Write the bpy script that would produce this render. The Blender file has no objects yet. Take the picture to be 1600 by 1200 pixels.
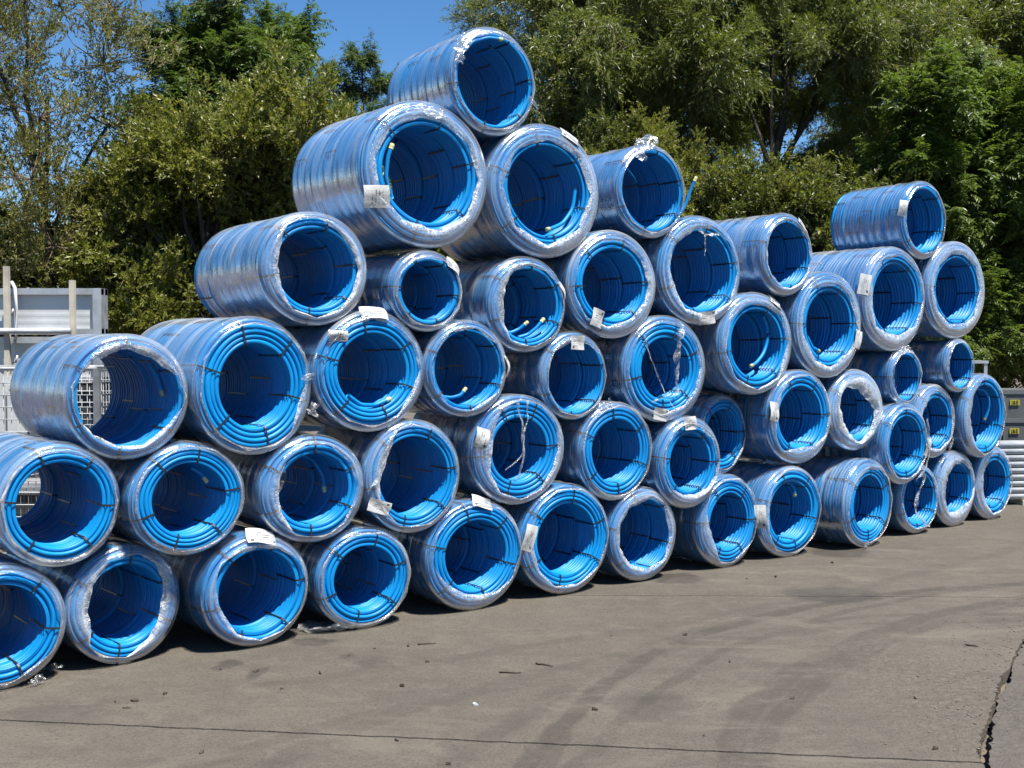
import bpy, math, random
import numpy as np
from mathutils import Vector, Matrix
from mathutils.geometry import delaunay_2d_cdt

random.seed(7)
RNG = np.random.default_rng(7)
R_ = math.radians
S = bpy.context.scene
COL = S.collection

# ------------------------------------------------------------------ camera
F_PX = 1725.0                      # focal length in photo pixels (1600 wide)
PITCH = math.atan(60 / F_PX)       # horizon at y = 540 of 1200
CAM_H = 1.65
cam_d = bpy.data.cameras.new('camera')
cam = bpy.data.objects.new('camera', cam_d)
COL.objects.link(cam)
cam_d.sensor_width = 36.0
cam_d.lens = F_PX / 1600 * 36.0
cam_d.clip_start = 0.1
cam_d.clip_end = 2000
cam.location = (0, 0, CAM_H)
cam.rotation_euler = (math.pi / 2 - PITCH, 0, 0)
S.camera = cam

# ------------------------------------------------------------------ light
SUN_DIR = Vector((0.295, -0.33, 1.0)).normalized()     # towards the sun
w = bpy.data.worlds.new('World')
S.world = w
w.use_nodes = True
nt = w.node_tree
nt.nodes.clear()
sky = nt.nodes.new('ShaderNodeTexSky')
sky.sky_type = 'NISHITA'
sky.sun_disc = False
sky.sun_elevation = math.asin(SUN_DIR.z)
sky.sun_rotation = math.atan2(SUN_DIR.x, SUN_DIR.y)
sky.air_density = 1.0
sky.altitude = 1500
sky.dust_density = 0.0
sky.ozone_density = 3.5
bgn = nt.nodes.new('ShaderNodeBackground')
bgn.inputs['Strength'].default_value = 0.070
wo = nt.nodes.new('ShaderNodeOutputWorld')
hsv = nt.nodes.new('ShaderNodeHueSaturation')
hsv.inputs['Saturation'].default_value = 1.22      # the clear, deep blue of the day, over the whole sky
nt.links.new(sky.outputs[0], hsv.inputs['Color'])
nt.links.new(hsv.outputs[0], bgn.inputs[0])
nt.links.new(bgn.outputs[0], wo.inputs[0])
sun_d = bpy.data.lights.new('sun', 'SUN')
sun_d.energy = 5.0
sun_d.angle = R_(0.5)
sun_d.color = (1.0, 0.955, 0.88)
sun = bpy.data.objects.new('sun', sun_d)
COL.objects.link(sun)
sun.rotation_euler = (-SUN_DIR).to_track_quat('-Z', 'Y').to_euler()
sun.location = (4, -10, 12)

S.view_settings.view_transform = 'Standard'
S.view_settings.look = 'None'
S.view_settings.exposure = 1.2
S.view_settings.gamma = 1.0
S.view_settings.use_curve_mapping = False
S.render.engine = 'CYCLES'
S.cycles.use_denoising = True
S.cycles.max_bounces = 7
S.cycles.diffuse_bounces = 3
S.cycles.glossy_bounces = 3
S.cycles.transmission_bounces = 3
S.cycles.transparent_max_bounces = 24
S.cycles.caustics_reflective = False
S.cycles.caustics_refractive = False
S.cycles.sample_clamp_indirect = 6.0

# ------------------------------------------------------------------ pixel helpers
_cp, _sp = math.cos(PITCH), math.sin(PITCH)
def ray(x, y):
    X, Y, Z = (x - 800) / F_PX, -(y - 600) / F_PX, 1.0
    return (X, Z * _cp + Y * _sp, Y * _cp - Z * _sp)
def gp(x, y, z=0.0):
    r = ray(x, y)
    t = (z - CAM_H) / r[2]
    return Vector((r[0] * t, r[1] * t, z))
def at(x, y, depth):
    r = ray(x, y)
    t = depth / r[1]
    return Vector((r[0] * t, depth, CAM_H + r[2] * t))

# ------------------------------------------------------------------ object helpers
def mesh_np(name, verts, quads=None, tris=None, smooth=True):
    me = bpy.data.meshes.new(name)
    verts = np.asarray(verts, dtype=np.float32)
    nq = 0 if quads is None else len(quads)
    ntr = 0 if tris is None else len(tris)
    me.vertices.add(len(verts))
    me.vertices.foreach_set('co', verts.ravel())
    loops, totals = [], []
    if nq:
        loops.append(np.asarray(quads, dtype=np.int32).ravel()); totals.append(np.full(nq, 4, np.int32))
    if ntr:
        loops.append(np.asarray(tris, dtype=np.int32).ravel()); totals.append(np.full(ntr, 3, np.int32))
    loops = np.concatenate(loops); totals = np.concatenate(totals)
    starts = np.concatenate([[0], np.cumsum(totals)[:-1]]).astype(np.int32)
    me.loops.add(len(loops))
    me.loops.foreach_set('vertex_index', loops)
    me.polygons.add(len(totals))
    me.polygons.foreach_set('loop_start', starts)
    me.polygons.foreach_set('loop_total', totals)
    me.polygons.foreach_set('use_smooth', np.full(len(totals), smooth))
    me.update(calc_edges=True)
    me.validate()
    return me
def attr(me, name, vals):
    a = me.attributes.new(name, 'FLOAT', 'POINT')
    a.data.foreach_set('value', np.asarray(vals, dtype=np.float32))
def uvs(me, uv):
    """uv per vertex"""
    l = me.uv_layers.new(name='uv')
    idx = np.empty(len(me.loops), dtype=np.int32)
    me.loops.foreach_get('vertex_index', idx)
    l.data.foreach_set('uv', np.asarray(uv, dtype=np.float32)[idx].ravel())
def obj(name, me, mats, parent=None, loc=(0, 0, 0), rot=(0, 0, 0), scale=(1, 1, 1)):
    o = bpy.data.objects.new(name, me)
    COL.objects.link(o)
    if me is not None and mats is not None and len(me.materials) == 0:
        for m in (mats if isinstance(mats, (list, tuple)) else [mats]):
            me.materials.append(m)
    o.parent = parent
    o.location = loc; o.rotation_euler = rot; o.scale = scale
    return o
def thing(name, label, cat, loc=(0, 0, 0), rotz=0.0, group=None):
    o = bpy.data.objects.new(name, None)
    COL.objects.link(o)
    o.empty_display_size = 0.1
    o.location = loc; o.rotation_euler = (0, 0, rotz)
    return tag(o, label, cat, group)
def tag(o, label, cat, group=None):
    o['label'] = label; o['category'] = cat
    if group: o['group'] = group
    return o
class MB:
    """collects boxes, tubes and strips of one part"""
    def __init__(s): s.v = []; s.q = []; s.n = 0
    def add(s, v, q):
        v = np.asarray(v, float)
        s.v.append(v); s.q.append(np.asarray(q) + s.n); s.n += len(v)
        return s
    def box(s, x0, x1, y0, y1, z0, z1, M=None):
        v = np.array([(x, y, z) for x in (x0, x1) for y in (y0, y1) for z in (z0, z1)], float)
        if M is not None: v = np.array([(M @ Vector(p))[:] for p in v])
        return s.add(v, [(0, 1, 3, 2), (4, 6, 7, 5), (0, 4, 5, 1), (2, 3, 7, 6), (0, 2, 6, 4), (1, 5, 7, 3)])
    def tube(s, pts, rad, n=8, cap=True):
        P = np.asarray(pts, float); m = len(P)
        rad = np.broadcast_to(np.asarray(rad, float), (m,))
        T = np.gradient(P, axis=0); T /= np.linalg.norm(T, axis=1)[:, None] + 1e-9
        ref = np.array([0, 0, 1.0]) if abs(T[:, 2]).mean() < .8 else np.array([1.0, 0, 0])
        A = np.cross(T, ref); A /= np.linalg.norm(A, axis=1)[:, None] + 1e-9
        B = np.cross(T, A)
        a = np.linspace(0, 2 * np.pi, n, endpoint=False)
        V = P[:, None] + rad[:, None, None] * (np.cos(a)[None, :, None] * A[:, None] + np.sin(a)[None, :, None] * B[:, None])
        q = [(i * n + j, i * n + (j + 1) % n, (i + 1) * n + (j + 1) % n, (i + 1) * n + j) for i in range(m - 1) for j in range(n)]
        s.add(V.reshape(-1, 3), q)
        if cap and n % 2 == 0:
            for base in (0, (m - 1) * n):
                o = s.n - m * n + base
                for k in range(n // 2 - 1):
                    s.q.append(np.array([(o + k, o + k + 1, o + n - 2 - k, o + n - 1 - k)]))
        return s
    def mesh(s, name, smooth=False):
        return mesh_np(name, np.concatenate(s.v), np.concatenate([x.reshape(-1, 4) for x in s.q]), None, smooth)

# ------------------------------------------------------------------ material helpers
class NT:
    def __init__(s, name):
        s.m = bpy.data.materials.new(name); s.m.use_nodes = True
        s.t = s.m.node_tree; s.t.nodes.clear()
        s.out = s.t.nodes.new('ShaderNodeOutputMaterial')
    def n(s, typ, **kw):
        nd = s.t.nodes.new(typ)
        for k, v in kw.items():
            if hasattr(nd, k) and k not in ('inputs',): setattr(nd, k, v)
        return nd
    def set(s, sock, v):
        if isinstance(v, bpy.types.NodeSocket): s.t.links.new(v, sock)
        else: sock.default_value = v
    def math(s, op, a, b=None, c=None, clamp=False):
        nd = s.n('ShaderNodeMath', operation=op, use_clamp=clamp)
        for i, v in enumerate((a, b, c)):
            if v is not None: s.set(nd.inputs[i], v)
        return nd.outputs[0]
    def noise(s, vec, scale, detail=4, rough=.55, dim='3D', dist=0.0):
        nd = s.n('ShaderNodeTexNoise', noise_dimensions=dim)
        if vec is not None: s.set(nd.inputs['Vector'], vec)
        nd.inputs['Scale'].default_value = scale
        nd.inputs['Detail'].default_value = detail
        nd.inputs['Roughness'].default_value = rough
        nd.inputs['Distortion'].default_value = dist
        return nd.outputs['Fac']
    def mapping(s, vec, loc=(0, 0, 0), rot=(0, 0, 0), scale=(1, 1, 1)):
        nd = s.n('ShaderNodeMapping')
        s.set(nd.inputs[0], vec)
        nd.inputs[1].default_value = loc; nd.inputs[2].default_value = rot; nd.inputs[3].default_value = scale
        return nd.outputs[0]
    def range(s, v, a, b, c=0.0, d=1.0, smooth=False):
        nd = s.n('ShaderNodeMapRange')
        if smooth: nd.interpolation_type = 'SMOOTHSTEP'
        s.set(nd.inputs[0], v)
        for i, x in enumerate((a, b, c, d)): s.set(nd.inputs[i + 1], x)
        return nd.outputs[0]
    def mix(s, fac, a, b, blend='MIX'):
        nd = s.n('ShaderNodeMix', data_type='RGBA', blend_type=blend)
        s.set(nd.inputs[0], fac); s.set(nd.inputs[6], a if not isinstance(a, tuple) else (*a[:3], 1)); s.set(nd.inputs[7], b if not isinstance(b, tuple) else (*b[:3], 1))
        return nd.outputs[2]
    def mixs(s, fac, a, b):
        nd = s.n('ShaderNodeMixShader')
        s.set(nd.inputs[0], fac); s.t.links.new(a, nd.inputs[1]); s.t.links.new(b, nd.inputs[2])
        return nd.outputs[0]
    def bump(s, h, strength=.3, dist=.01, normal=None):
        nd = s.n('ShaderNodeBump')
        s.set(nd.inputs['Height'], h)
        nd.inputs['Strength'].default_value = strength; nd.inputs['Distance'].default_value = dist
        if normal is not None: s.t.links.new(normal, nd.inputs['Normal'])
        return nd.outputs[0]
    def principled(s, col, rough=.5, metal=0.0, normal=None, spec=.5):
        nd = s.n('ShaderNodeBsdfPrincipled')
        s.set(nd.inputs['Base Color'], (*col[:3], 1) if isinstance(col, tuple) else col)
        s.set(nd.inputs['Roughness'], rough); s.set(nd.inputs['Metallic'], metal)
        s.set(nd.inputs['Specular IOR Level'], spec)
        if normal is not None: s.t.links.new(normal, nd.inputs['Normal'])
        return nd.outputs[0]
    def done(s, sh):
        s.t.links.new(sh, s.out.inputs['Surface'])
        return s.m
def simple(name, col, rough=.5, metal=0.0, var=.25, scale=6.0, bump=.15):
    k = NT(name)
    tc = k.n('ShaderNodeTexCoord').outputs['Object']
    n1 = k.noise(tc, scale, 5)
    n2 = k.noise(tc, scale * 9, 3)
    c = k.mix(k.range(n1, .3, .7), tuple(x * (1 - var) for x in col), tuple(min(1, x * (1 + var)) for x in col))
    b = k.bump(n2, bump, .004)
    return k.done(k.principled(c, k.range(n1, .3, .7, rough * .8, min(1, rough * 1.25)), metal, b))

def mat_pipe():
    k = NT('blue_polyethylene')
    tc = k.n('ShaderNodeTexCoord').outputs['Object']
    n1 = k.noise(tc, 9, 4)
    n2 = k.noise(tc, 60, 3)
    oi = k.n('ShaderNodeObjectInfo').outputs['Random']
    c = k.mix(k.range(n1, .3, .7), (0.0, 0.165, 0.43), (0.0, 0.21, 0.51))
    c = k.mix(k.math('MULTIPLY', oi, .5), c, (0.003, 0.145, 0.40))
    c = k.mix(k.range(k.noise(k.mapping(tc, scale=(3, 40, 3)), 1.0, 4, .7), .6, .8, 0, .22), c, (.08, .21, .38))
    c = k.mix(k.range(n2, .62, .8, 0, .25), c, (0.05, 0.20, 0.41))
    return k.done(k.principled(c, k.range(n1, .3, .7, .36, .5), 0, k.bump(n2, .06, .002), .3))

def mat_film():
    k = NT('clear_stretch_film')
    uv = k.n('ShaderNodeUVMap').outputs[0]
    oi = k.n('ShaderNodeObjectInfo').outputs['Random']
    milk = k.n('ShaderNodeAttribute', attribute_name='milk').outputs['Fac']
    crk = k.n('ShaderNodeAttribute', attribute_name='crinkle').outputs['Fac']
    add = k.n('ShaderNodeVectorMath', operation='ADD')
    k.set(add.inputs[0], uv)
    cmb = k.n('ShaderNodeCombineXYZ')
    k.set(cmb.inputs[2], k.math('MULTIPLY', oi, 37.0)); k.set(cmb.inputs[0], k.math('MULTIPLY', oi, 11.0))
    k.set(add.inputs[1], cmb.outputs[0])
    v = add.outputs[0]                        # x metres round the coil, y metres along the film
    along = k.noise(k.mapping(v, scale=(1.5, 19, 1), rot=(0, 0, .04)), 1.0, 4, .6)      # bands pulled round the drum
    fine = k.noise(k.mapping(v, rot=(0, 0, .12), scale=(5, 95, 1)), 1.0, 3, .6)
    cr = k.noise(v, 34, 5, .65, dist=1.2)                              # crumple
    cr2 = k.noise(v, 90, 3, .6, dist=.6)
    h = k.math('ADD', k.math('MULTIPLY', along, .9), k.math('MULTIPLY', fine, .35))
    h = k.math('ADD', h, k.math('MULTIPLY', k.math('ADD', k.math('MULTIPLY', cr, 1.5), k.math('MULTIPLY', cr2, .5)), k.math('ADD', k.math('MULTIPLY', crk, 1.3), .14)))
    nb = k.bump(h, .7, .006)
    gl = k.n('ShaderNodeBsdfGlossy')
    gl.inputs['Color'].default_value = (1, 1, 1, 1)
    k.set(gl.inputs['Roughness'], k.range(cr, .3, .7, .08, .22))
    k.t.links.new(nb, gl.inputs['Normal'])
    tr = k.n('ShaderNodeBsdfTransparent')
    tr.inputs['Color'].default_value = (.95, .965, .975, 1)
    fr = k.n('ShaderNodeFresnel')
    fr.inputs['IOR'].default_value = 1.5
    k.t.links.new(nb, fr.inputs['Normal'])
    f = k.math('ADD', k.math('MULTIPLY', fr.outputs[0], .46), .036, clamp=True)           # two faces of the sheet
    clear = k.mixs(f, tr.outputs[0], gl.outputs[0])
    df = k.n('ShaderNodeBsdfDiffuse'); df.inputs['Color'].default_value = (.74, .735, .71, 1)
    tl = k.n('ShaderNodeBsdfTranslucent'); tl.inputs['Color'].default_value = (.74, .735, .71, 1)
    k.t.links.new(nb, df.inputs['Normal'])
    white = k.mixs(.42, df.outputs[0], tl.outputs[0])
    streak = k.math('ADD', k.math('MULTIPLY', k.range(along, .50, .72), 1.25), k.math('MULTIPLY', k.range(fine, .53, .70), 1.1))
    lap = k.range(k.noise(k.mapping(v, rot=(0, 0, .05), scale=(.5, 9.0, 1)), 1.0, 2, .5), .515, .53)       # edges where one turn of film laps the next
    lap2 = k.range(k.noise(k.mapping(v, loc=(3, 7, 0), rot=(0, 0, -.09), scale=(.7, 15.0, 1)), 1.0, 2, .5), .54, .55)
    streak = k.math('ADD', k.math('MULTIPLY', streak, .78), k.math('ADD', k.math('MULTIPLY', lap, .34), k.math('MULTIPLY', lap2, .28)))
    cru = k.math('ADD', k.range(cr, .44, .64), k.math('MULTIPLY', k.range(cr2, .5, .68), .4))
    pat = k.math('ADD', k.math('MULTIPLY', streak, k.math('SUBTRACT', 1.0, crk)), k.math('MULTIPLY', cru, crk))
    amt = k.math('MULTIPLY', milk, k.math('ADD', .16, k.math('MULTIPLY', pat, 1.0)), clamp=True)
    return k.done(k.mixs(amt, clear, white))

def mat_label():
    k = NT('printed_label')
    uv = k.n('ShaderNodeUVMap').outputs[0]
    sep = k.n('ShaderNodeSeparateXYZ'); k.set(sep.inputs[0], uv)
    x, y = sep.outputs[0], sep.outputs[1]
    rows = k.math('GREATER_THAN', k.math('FRACT', k.math('MULTIPLY', y, 7.0)), .6)
    words = k.math('GREATER_THAN', k.noise(k.mapping(uv, scale=(15, 3.4, 1)), 1.0, 2), .5)
    blk = k.math('MULTIPLY', rows, words)
    inx = k.math('MULTIPLY', k.math('GREATER_THAN', x, .12), k.math('LESS_THAN', x, .8))
    iny = k.math('MULTIPLY', k.math('GREATER_THAN', y, .14), k.math('LESS_THAN', y, .8))
    blk = k.math('MULTIPLY', blk, k.math('MULTIPLY', inx, iny))
    lx = k.math('MULTIPLY', k.math('GREATER_THAN', x, .1), k.math('LESS_THAN', x, .22))
    ly = k.math('MULTIPLY', k.math('GREATER_THAN', y, .1), k.math('LESS_THAN', y, .26))
    logo = k.math('MULTIPLY', lx, ly)
    c = k.mix(k.math('MULTIPLY', blk, .8), (.40, .40, .39), (.06, .06, .07))
    c = k.mix(logo, c, (.05, .05, .06))
    n = k.noise(uv, 4, 3)
    return k.done(k.principled(c, .42, 0, k.bump(n, .4, .01)))

def mat_leaf(name, dark, light, yellow, yamt=.1, transl=.42, rough=.42):
    k = NT(name)
    t = k.n('ShaderNodeAttribute', attribute_name='tint').outputs['Fac']
    oi = k.n('ShaderNodeObjectInfo').outputs['Random']
    c = k.mix(t, dark, light)
    c = k.mix(k.range(t, 1 - yamt, 1.0), c, yellow)
    c = k.mix(k.math('MULTIPLY', oi, .35), c, tuple(.75 * x for x in dark))
    p = k.principled(c, rough, 0, None, .5)
    tl = k.n('ShaderNodeBsdfTranslucent')
    tc = k.mix(1.0, c, (1.25, 1.3, .6), 'MULTIPLY')
    k.t.links.new(tc, tl.inputs['Color'])
    return k.done(k.mixs(transl, p, tl.outputs[0]))

M = {}
M['pipe'] = mat_pipe()
M['film'] = mat_film()
M['label'] = mat_label()
M['strap'] = simple('black_strap', (.012, .012, .014), .4)
M['cap'] = simple('yellow_cap', (.36, .35, .17), .5)
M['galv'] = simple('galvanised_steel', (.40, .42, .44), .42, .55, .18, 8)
M['wire'] = simple('dull_wire', (.24, .25, .26), .5, .4, .2, 8)
M['sheet'] = simple('aluminium_sheet', (.56, .57, .57), .5, .35, .1, 4)
M['timber'] = simple('weathered_timber', (.42, .38, .31), .8, 0, .25, 5)
M['dark'] = simple('dark_latch_and_panel_shade', (.03, .032, .035), .5)  # box latches; on the lower framed panels this colour stands for shade
M['tube'] = simple('silver_tube', (.50, .52, .53), .38, .35, .1, 5)
M['box'] = simple('grey_plastic_box', (.085, .092, .092), .55, 0, .15, 3)
M['yellow'] = simple('yellow_sticker', (.34, .29, .02), .5, 0, .05)
M['ink'] = simple('black_ink', (.01, .01, .01), .6)
M['bark'] = simple('bark', (.032, .026, .02), .9, 0, .4, 6, .6)
M['twig'] = simple('twig_bark', (.13, .095, .06), .8, 0, .3, 10)
M['soil'] = simple('soil', (.09, .072, .052), .95, 0, .35, 3, .6)
M['stone'] = simple('stone', (.10, .088, .073), .9, 0, .3, 20, .5)
M['dryleaf'] = simple('dry_leaf', (.045, .032, .02), .8, 0, .4, 20)
M['sallow'] = mat_leaf('sallow_leaf', (0.088, 0.109, 0.019), (0.267, 0.273, 0.056), (0.356, 0.291, 0.071), .12)
M['osier'] = mat_leaf('osier_leaf', (0.106, 0.115, 0.034), (0.267, 0.256, 0.078), (0.273, 0.139, 0.044), .06)
M['willow'] = mat_leaf('willow_leaf', (0.067, 0.093, 0.019), (0.223, 0.248, 0.056), (0.301, 0.279, 0.071), .10)
M['ash'] = mat_leaf('ash_leaf', (0.060, 0.097, 0.021), (0.161, 0.226, 0.047), (0.243, 0.263, 0.058), .08)
M['ashdark'] = mat_leaf('ash_leaf_deep', (0.049, 0.086, 0.026), (0.123, 0.181, 0.041), (0.151, 0.177, 0.044), .08)
M['hedge'] = mat_leaf('hedge_leaf', (0.054, 0.071, 0.016), (0.169, 0.190, 0.038), (0.220, 0.203, 0.044), .08)

# ------------------------------------------------------------------ ground
def circ3(a, b, c):
    ax, ay, bx, by, cx, cy = a.x, a.y, b.x, b.y, c.x, c.y
    d = 2 * (ax * (by - cy) + bx * (cy - ay) + cx * (ay - by))
    ux = ((ax**2 + ay**2) * (by - cy) + (bx**2 + by**2) * (cy - ay) + (cx**2 + cy**2) * (ay - by)) / d
    uy = ((ax**2 + ay**2) * (cx - bx) + (bx**2 + by**2) * (ax - cx) + (cx**2 + cy**2) * (bx - ax)) / d
    return ux, uy, math.hypot(ax - ux, ay - uy)

def mat_concrete(name, base, warm):
    k = NT(name)
    tc = k.n('ShaderNodeTexCoord').outputs['Object']
    big = k.noise(tc, .55, 5, .6)
    mid = k.noise(tc, 2.6, 6, .65, dist=.6)
    smear = k.noise(k.mapping(tc, rot=(0, 0, R_(-28)), scale=(.7, 6.0, 1)), 1.0, 6, .65, dist=.4)
    smear2 = k.noise(k.mapping(tc, rot=(0, 0, R_(24)), scale=(1.0, 9.0, 1)), 1.0, 5, .6, dist=.4)
    grit = k.noise(tc, 60, 4, .7)
    speck = k.noise(tc, 190, 2, .6)
    c = k.mix(k.range(big, .32, .68), base, warm)
    c = k.mix(k.range(mid, .42, .7, 0, .40), c, tuple(x * .74 for x in base))
    c = k.mix(k.range(smear, .52, .74, 0, .30), c, tuple(x * .66 for x in base))
    c = k.mix(k.range(smear2, .54, .74, 0, .34), c, tuple(min(1, x * 1.32) for x in warm))
    c = k.mix(k.range(grit, .48, .66, 0, .7), c, tuple(x * .55 for x in base))
    patch = k.noise(tc, 9, 6, .7, dist=1.0)
    c = k.mix(k.range(patch, .5, .7, 0, .4), c, tuple(x * .62 for x in base))
    c = k.mix(k.range(patch, .46, .3, 0, .35), c, tuple(min(1, x * 1.3) for x in warm))
    c = k.mix(k.range(speck, .56, .68, 0, .75), c, tuple(min(1, x * 1.5) for x in warm))
    # tyre marks: bands round circles through three points each
    arcs = [((845, 1180), (960, 1060), (1230, 955), 0.062, .62), ((905, 1195), (1030, 1080), (1290, 965), 0.043, .42),
            ((1185, 1200), (1260, 1075), (1430, 975), 0.062, .48), ((880, 1150), (930, 1085), (1080, 1010), 0.037, .42),
            ((1130, 1195), (1205, 1085), (1300, 1020), 0.074, .5), ((420, 1190), (700, 1090), (1060, 1010), 0.074, .28),
            ((60, 1110), (480, 1060), (900, 1000), 0.062, .22), ((1290, 1060), (1400, 1000), (1590, 945), 0.050, .4),
            ((1100, 985), (1280, 945), (1560, 915), 0.074, .3), ((300, 1200), (560, 1120), (860, 1065), 0.056, .25)]
    sepn = k.n('ShaderNodeSeparateXYZ'); k.set(sepn.inputs[0], tc)
    flat = k.n('ShaderNodeCombineXYZ'); k.set(flat.inputs[0], sepn.outputs[0]); k.set(flat.inputs[1], sepn.outputs[1])
    wob = k.math('MULTIPLY', k.math('SUBTRACT', k.noise(tc, 1.3, 3), .5), .22)
    brk = k.range(k.noise(tc, 3.2, 5, .7, dist=.8), .30, .52)
    tot = None
    for a, b, cc, wd, st in arcs:
        ux, uy, rr = circ3(gp(*a), gp(*b), gp(*cc))
        ds = k.n('ShaderNodeVectorMath', operation='DISTANCE')
        k.set(ds.inputs[0], flat.outputs[0]); ds.inputs[1].default_value = (ux, uy, 0)
        e = k.math('ABSOLUTE', k.math('ADD', k.math('SUBTRACT', ds.outputs['Value'], rr), wob))
        f = k.math('MULTIPLY', k.range(e, wd * 1.15, wd * .55, smooth=True), st)
        tot = f if tot is None else k.math('MAXIMUM', tot, f)
    c = k.mix(k.math('MULTIPLY', k.math('MULTIPLY', tot, .92, clamp=True), brk), c, tuple(x * .45 for x in base))
    worn = k.range(k.noise(k.mapping(tc, rot=(0, 0, R_(35)), scale=(.9, 2.2, 1)), 1.0, 7, .7, dist=.8), .54, .66)
    c = k.mix(k.math('MULTIPLY', worn, .4), c, tuple(min(1, x * 1.35) for x in warm))
    # damp and oily patches
    blobs = [(490, 1003, .14, .035, .9), (585, 1035, .10, .04, .5), (545, 1026, .06, .03, .5), (1312, 862, .26, .10, .8),
             (1060, 904, .20, .07, .8), (1010, 1100, .22, .08, .5), (1300, 928, .35, .08, .75), (110, 1118, .25, .05, .35),
             (355, 1037, .07, .03, .8), (400, 1053, .05, .03, .8), (985, 1105, .12, .06, .4)]
    wv = k.n('ShaderNodeVectorMath', operation='ADD')
    nz = k.n('ShaderNodeTexNoise'); k.set(nz.inputs['Vector'], tc); nz.inputs['Scale'].default_value = 5; nz.inputs['Detail'].default_value = 7; nz.inputs['Roughness'].default_value = .68
    sc_ = k.n('ShaderNodeVectorMath', operation='MULTIPLY_ADD')
    k.set(sc_.inputs[0], nz.outputs['Color']); sc_.inputs[1].default_value = (.34, .34, 0); sc_.inputs[2].default_value = (-.17, -.17, 0)
    k.set(wv.inputs[0], flat.outputs[0]); k.set(wv.inputs[1], sc_.outputs[0])
    bt = None
    for x, y, rx, ry, st in blobs:
        p = gp(x, y)
        mp = k.mapping(wv.outputs[0], loc=(-p.x / rx, -p.y / ry / 3.2, 0), scale=(1 / rx, 1 / ry / 3.2, 1))
        ln = k.n('ShaderNodeVectorMath', operation='LENGTH'); k.set(ln.inputs[0], mp)
        f = k.math('MULTIPLY', k.range(ln.outputs['Value'], 1.15, .65, smooth=True), st)
        bt = f if bt is None else k.math('MAXIMUM', bt, f)
    c = k.mix(k.math('MULTIPLY', bt, k.range(mid, .3, .6, .35, 1.0)), c, (.038, .033, .028))
    # broken, pale surface along the crack
    pk = gp(1490, 1090)
    mp = k.mapping(wv.outputs[0], loc=(-pk.x / .45, -pk.y / 1.1, 0), scale=(1 / .45, 1 / 1.1, 1))
    ln = k.n('ShaderNodeVectorMath', operation='LENGTH'); k.set(ln.inputs[0], mp)
    spall = k.range(ln.outputs['Value'], 1.25, .5, smooth=True)
    chip = k.noise(tc, 26, 5, .7, dist=.5)
    c = k.mix(k.math('MULTIPLY', spall, k.range(chip, .4, .62, .15, .7)), c, tuple(min(1, x * 1.25) for x in warm))
    h = k.math('ADD', k.math('MULTIPLY', grit, .55), k.math('MULTIPLY', mid, .8))
    h = k.math('ADD', h, k.math('MULTIPLY', k.math('MULTIPLY', chip, spall), 3.2))
    h = k.math('ADD', h, k.math('MULTIPLY', speck, .3))
    ro = k.math('SUBTRACT', .93, k.math('MULTIPLY', bt, .35))
    return k.done(k.principled(c, ro, 0, k.bump(h, .75, .014), .3))

M['concrete'] = mat_concrete('yard_concrete', (.075, .065, .0535), (.104, .090, .072))
M['concrete2'] = mat_concrete('yard_concrete_grey', (.071, .064, .056), (.091, .080, .067))

gme = mesh_np('ground', [(-400, -400, 0), (400, -400, 0), (400, 400, 0), (-400, 400, 0)], [(0, 1, 2, 3)], None, False)
ground = obj('ground', gme, M['soil'], None, (0, 0, -.06))
ground['kind'] = 'structure'

def ragged(pts, step, amp, seed):
    r = random.Random(seed)
    out = []
    for a, b in zip(pts[:-1], pts[1:]):
        n = max(1, int((b - a).length / step))
        t = (b - a).normalized(); nrm = Vector((-t.y, t.x, 0))
        for i in range(n):
            out.append(a.lerp(b, i / n) + nrm * r.uniform(-amp, amp))
    out.append(pts[-1].copy())
    return out
def shifted(pts, dist):
    out = []
    for i, p in enumerate(pts):
        a = pts[max(0, i - 1)]; b = pts[min(len(pts) - 1, i + 1)]
        t = (b - a).normalized()
        dd = dist[i] if isinstance(dist, list) else dist
        out.append(p + Vector((-t.y, t.x, 0)) * dd)
    return out
def line_at_x(a, b, x):
    t = (x - a.x) / (b.x - a.x)
    return a + (b - a) * t
j1a, j1b = gp(0, 1125), gp(1535, 1192)
j1l = line_at_x(j1a, j1b, -9.0)
j2a, j2b = gp(850, 930), gp(1600, 933)
j2l = line_at_x(j2a, j2b, -9.0)
kpx = [(1539, 1192), (1536, 1172), (1545, 1138), (1556, 1095), (1572, 1058), (1586, 1030), (1598, 1003), (1625, 962), (1646, 933.4)]
kp = [gp(*p) for p in kpx]
J1 = ragged([j1l, j1b], .05, .0045, 1)
J2 = ragged([j2l, line_at_x(j2a, j2b, kp[-1].x)], .08, .006, 2)
K = ragged(kp, .03, .008, 3)
rr = random.Random(5)
kw = []
wv_ = .012
for i in range(len(K)):
    wv_ = min(.024, max(.004, wv_ + rr.uniform(-.006, .006)))
    kw.append(wv_)
Kl = shifted(K, kw); Kr = shifted(K, [-x for x in kw])
KB = ragged([gp(1560, 1250), gp(1552, 1215), kp[0]], .03, .008, 4)     # crack carries on towards the viewer
KB = [Vector((1.4, -3.0, 0)), Vector((1.7, 1.0, 0))] + KB
KBl = shifted(KB, .011); KBr = shifted(KB, -.011)
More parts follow.
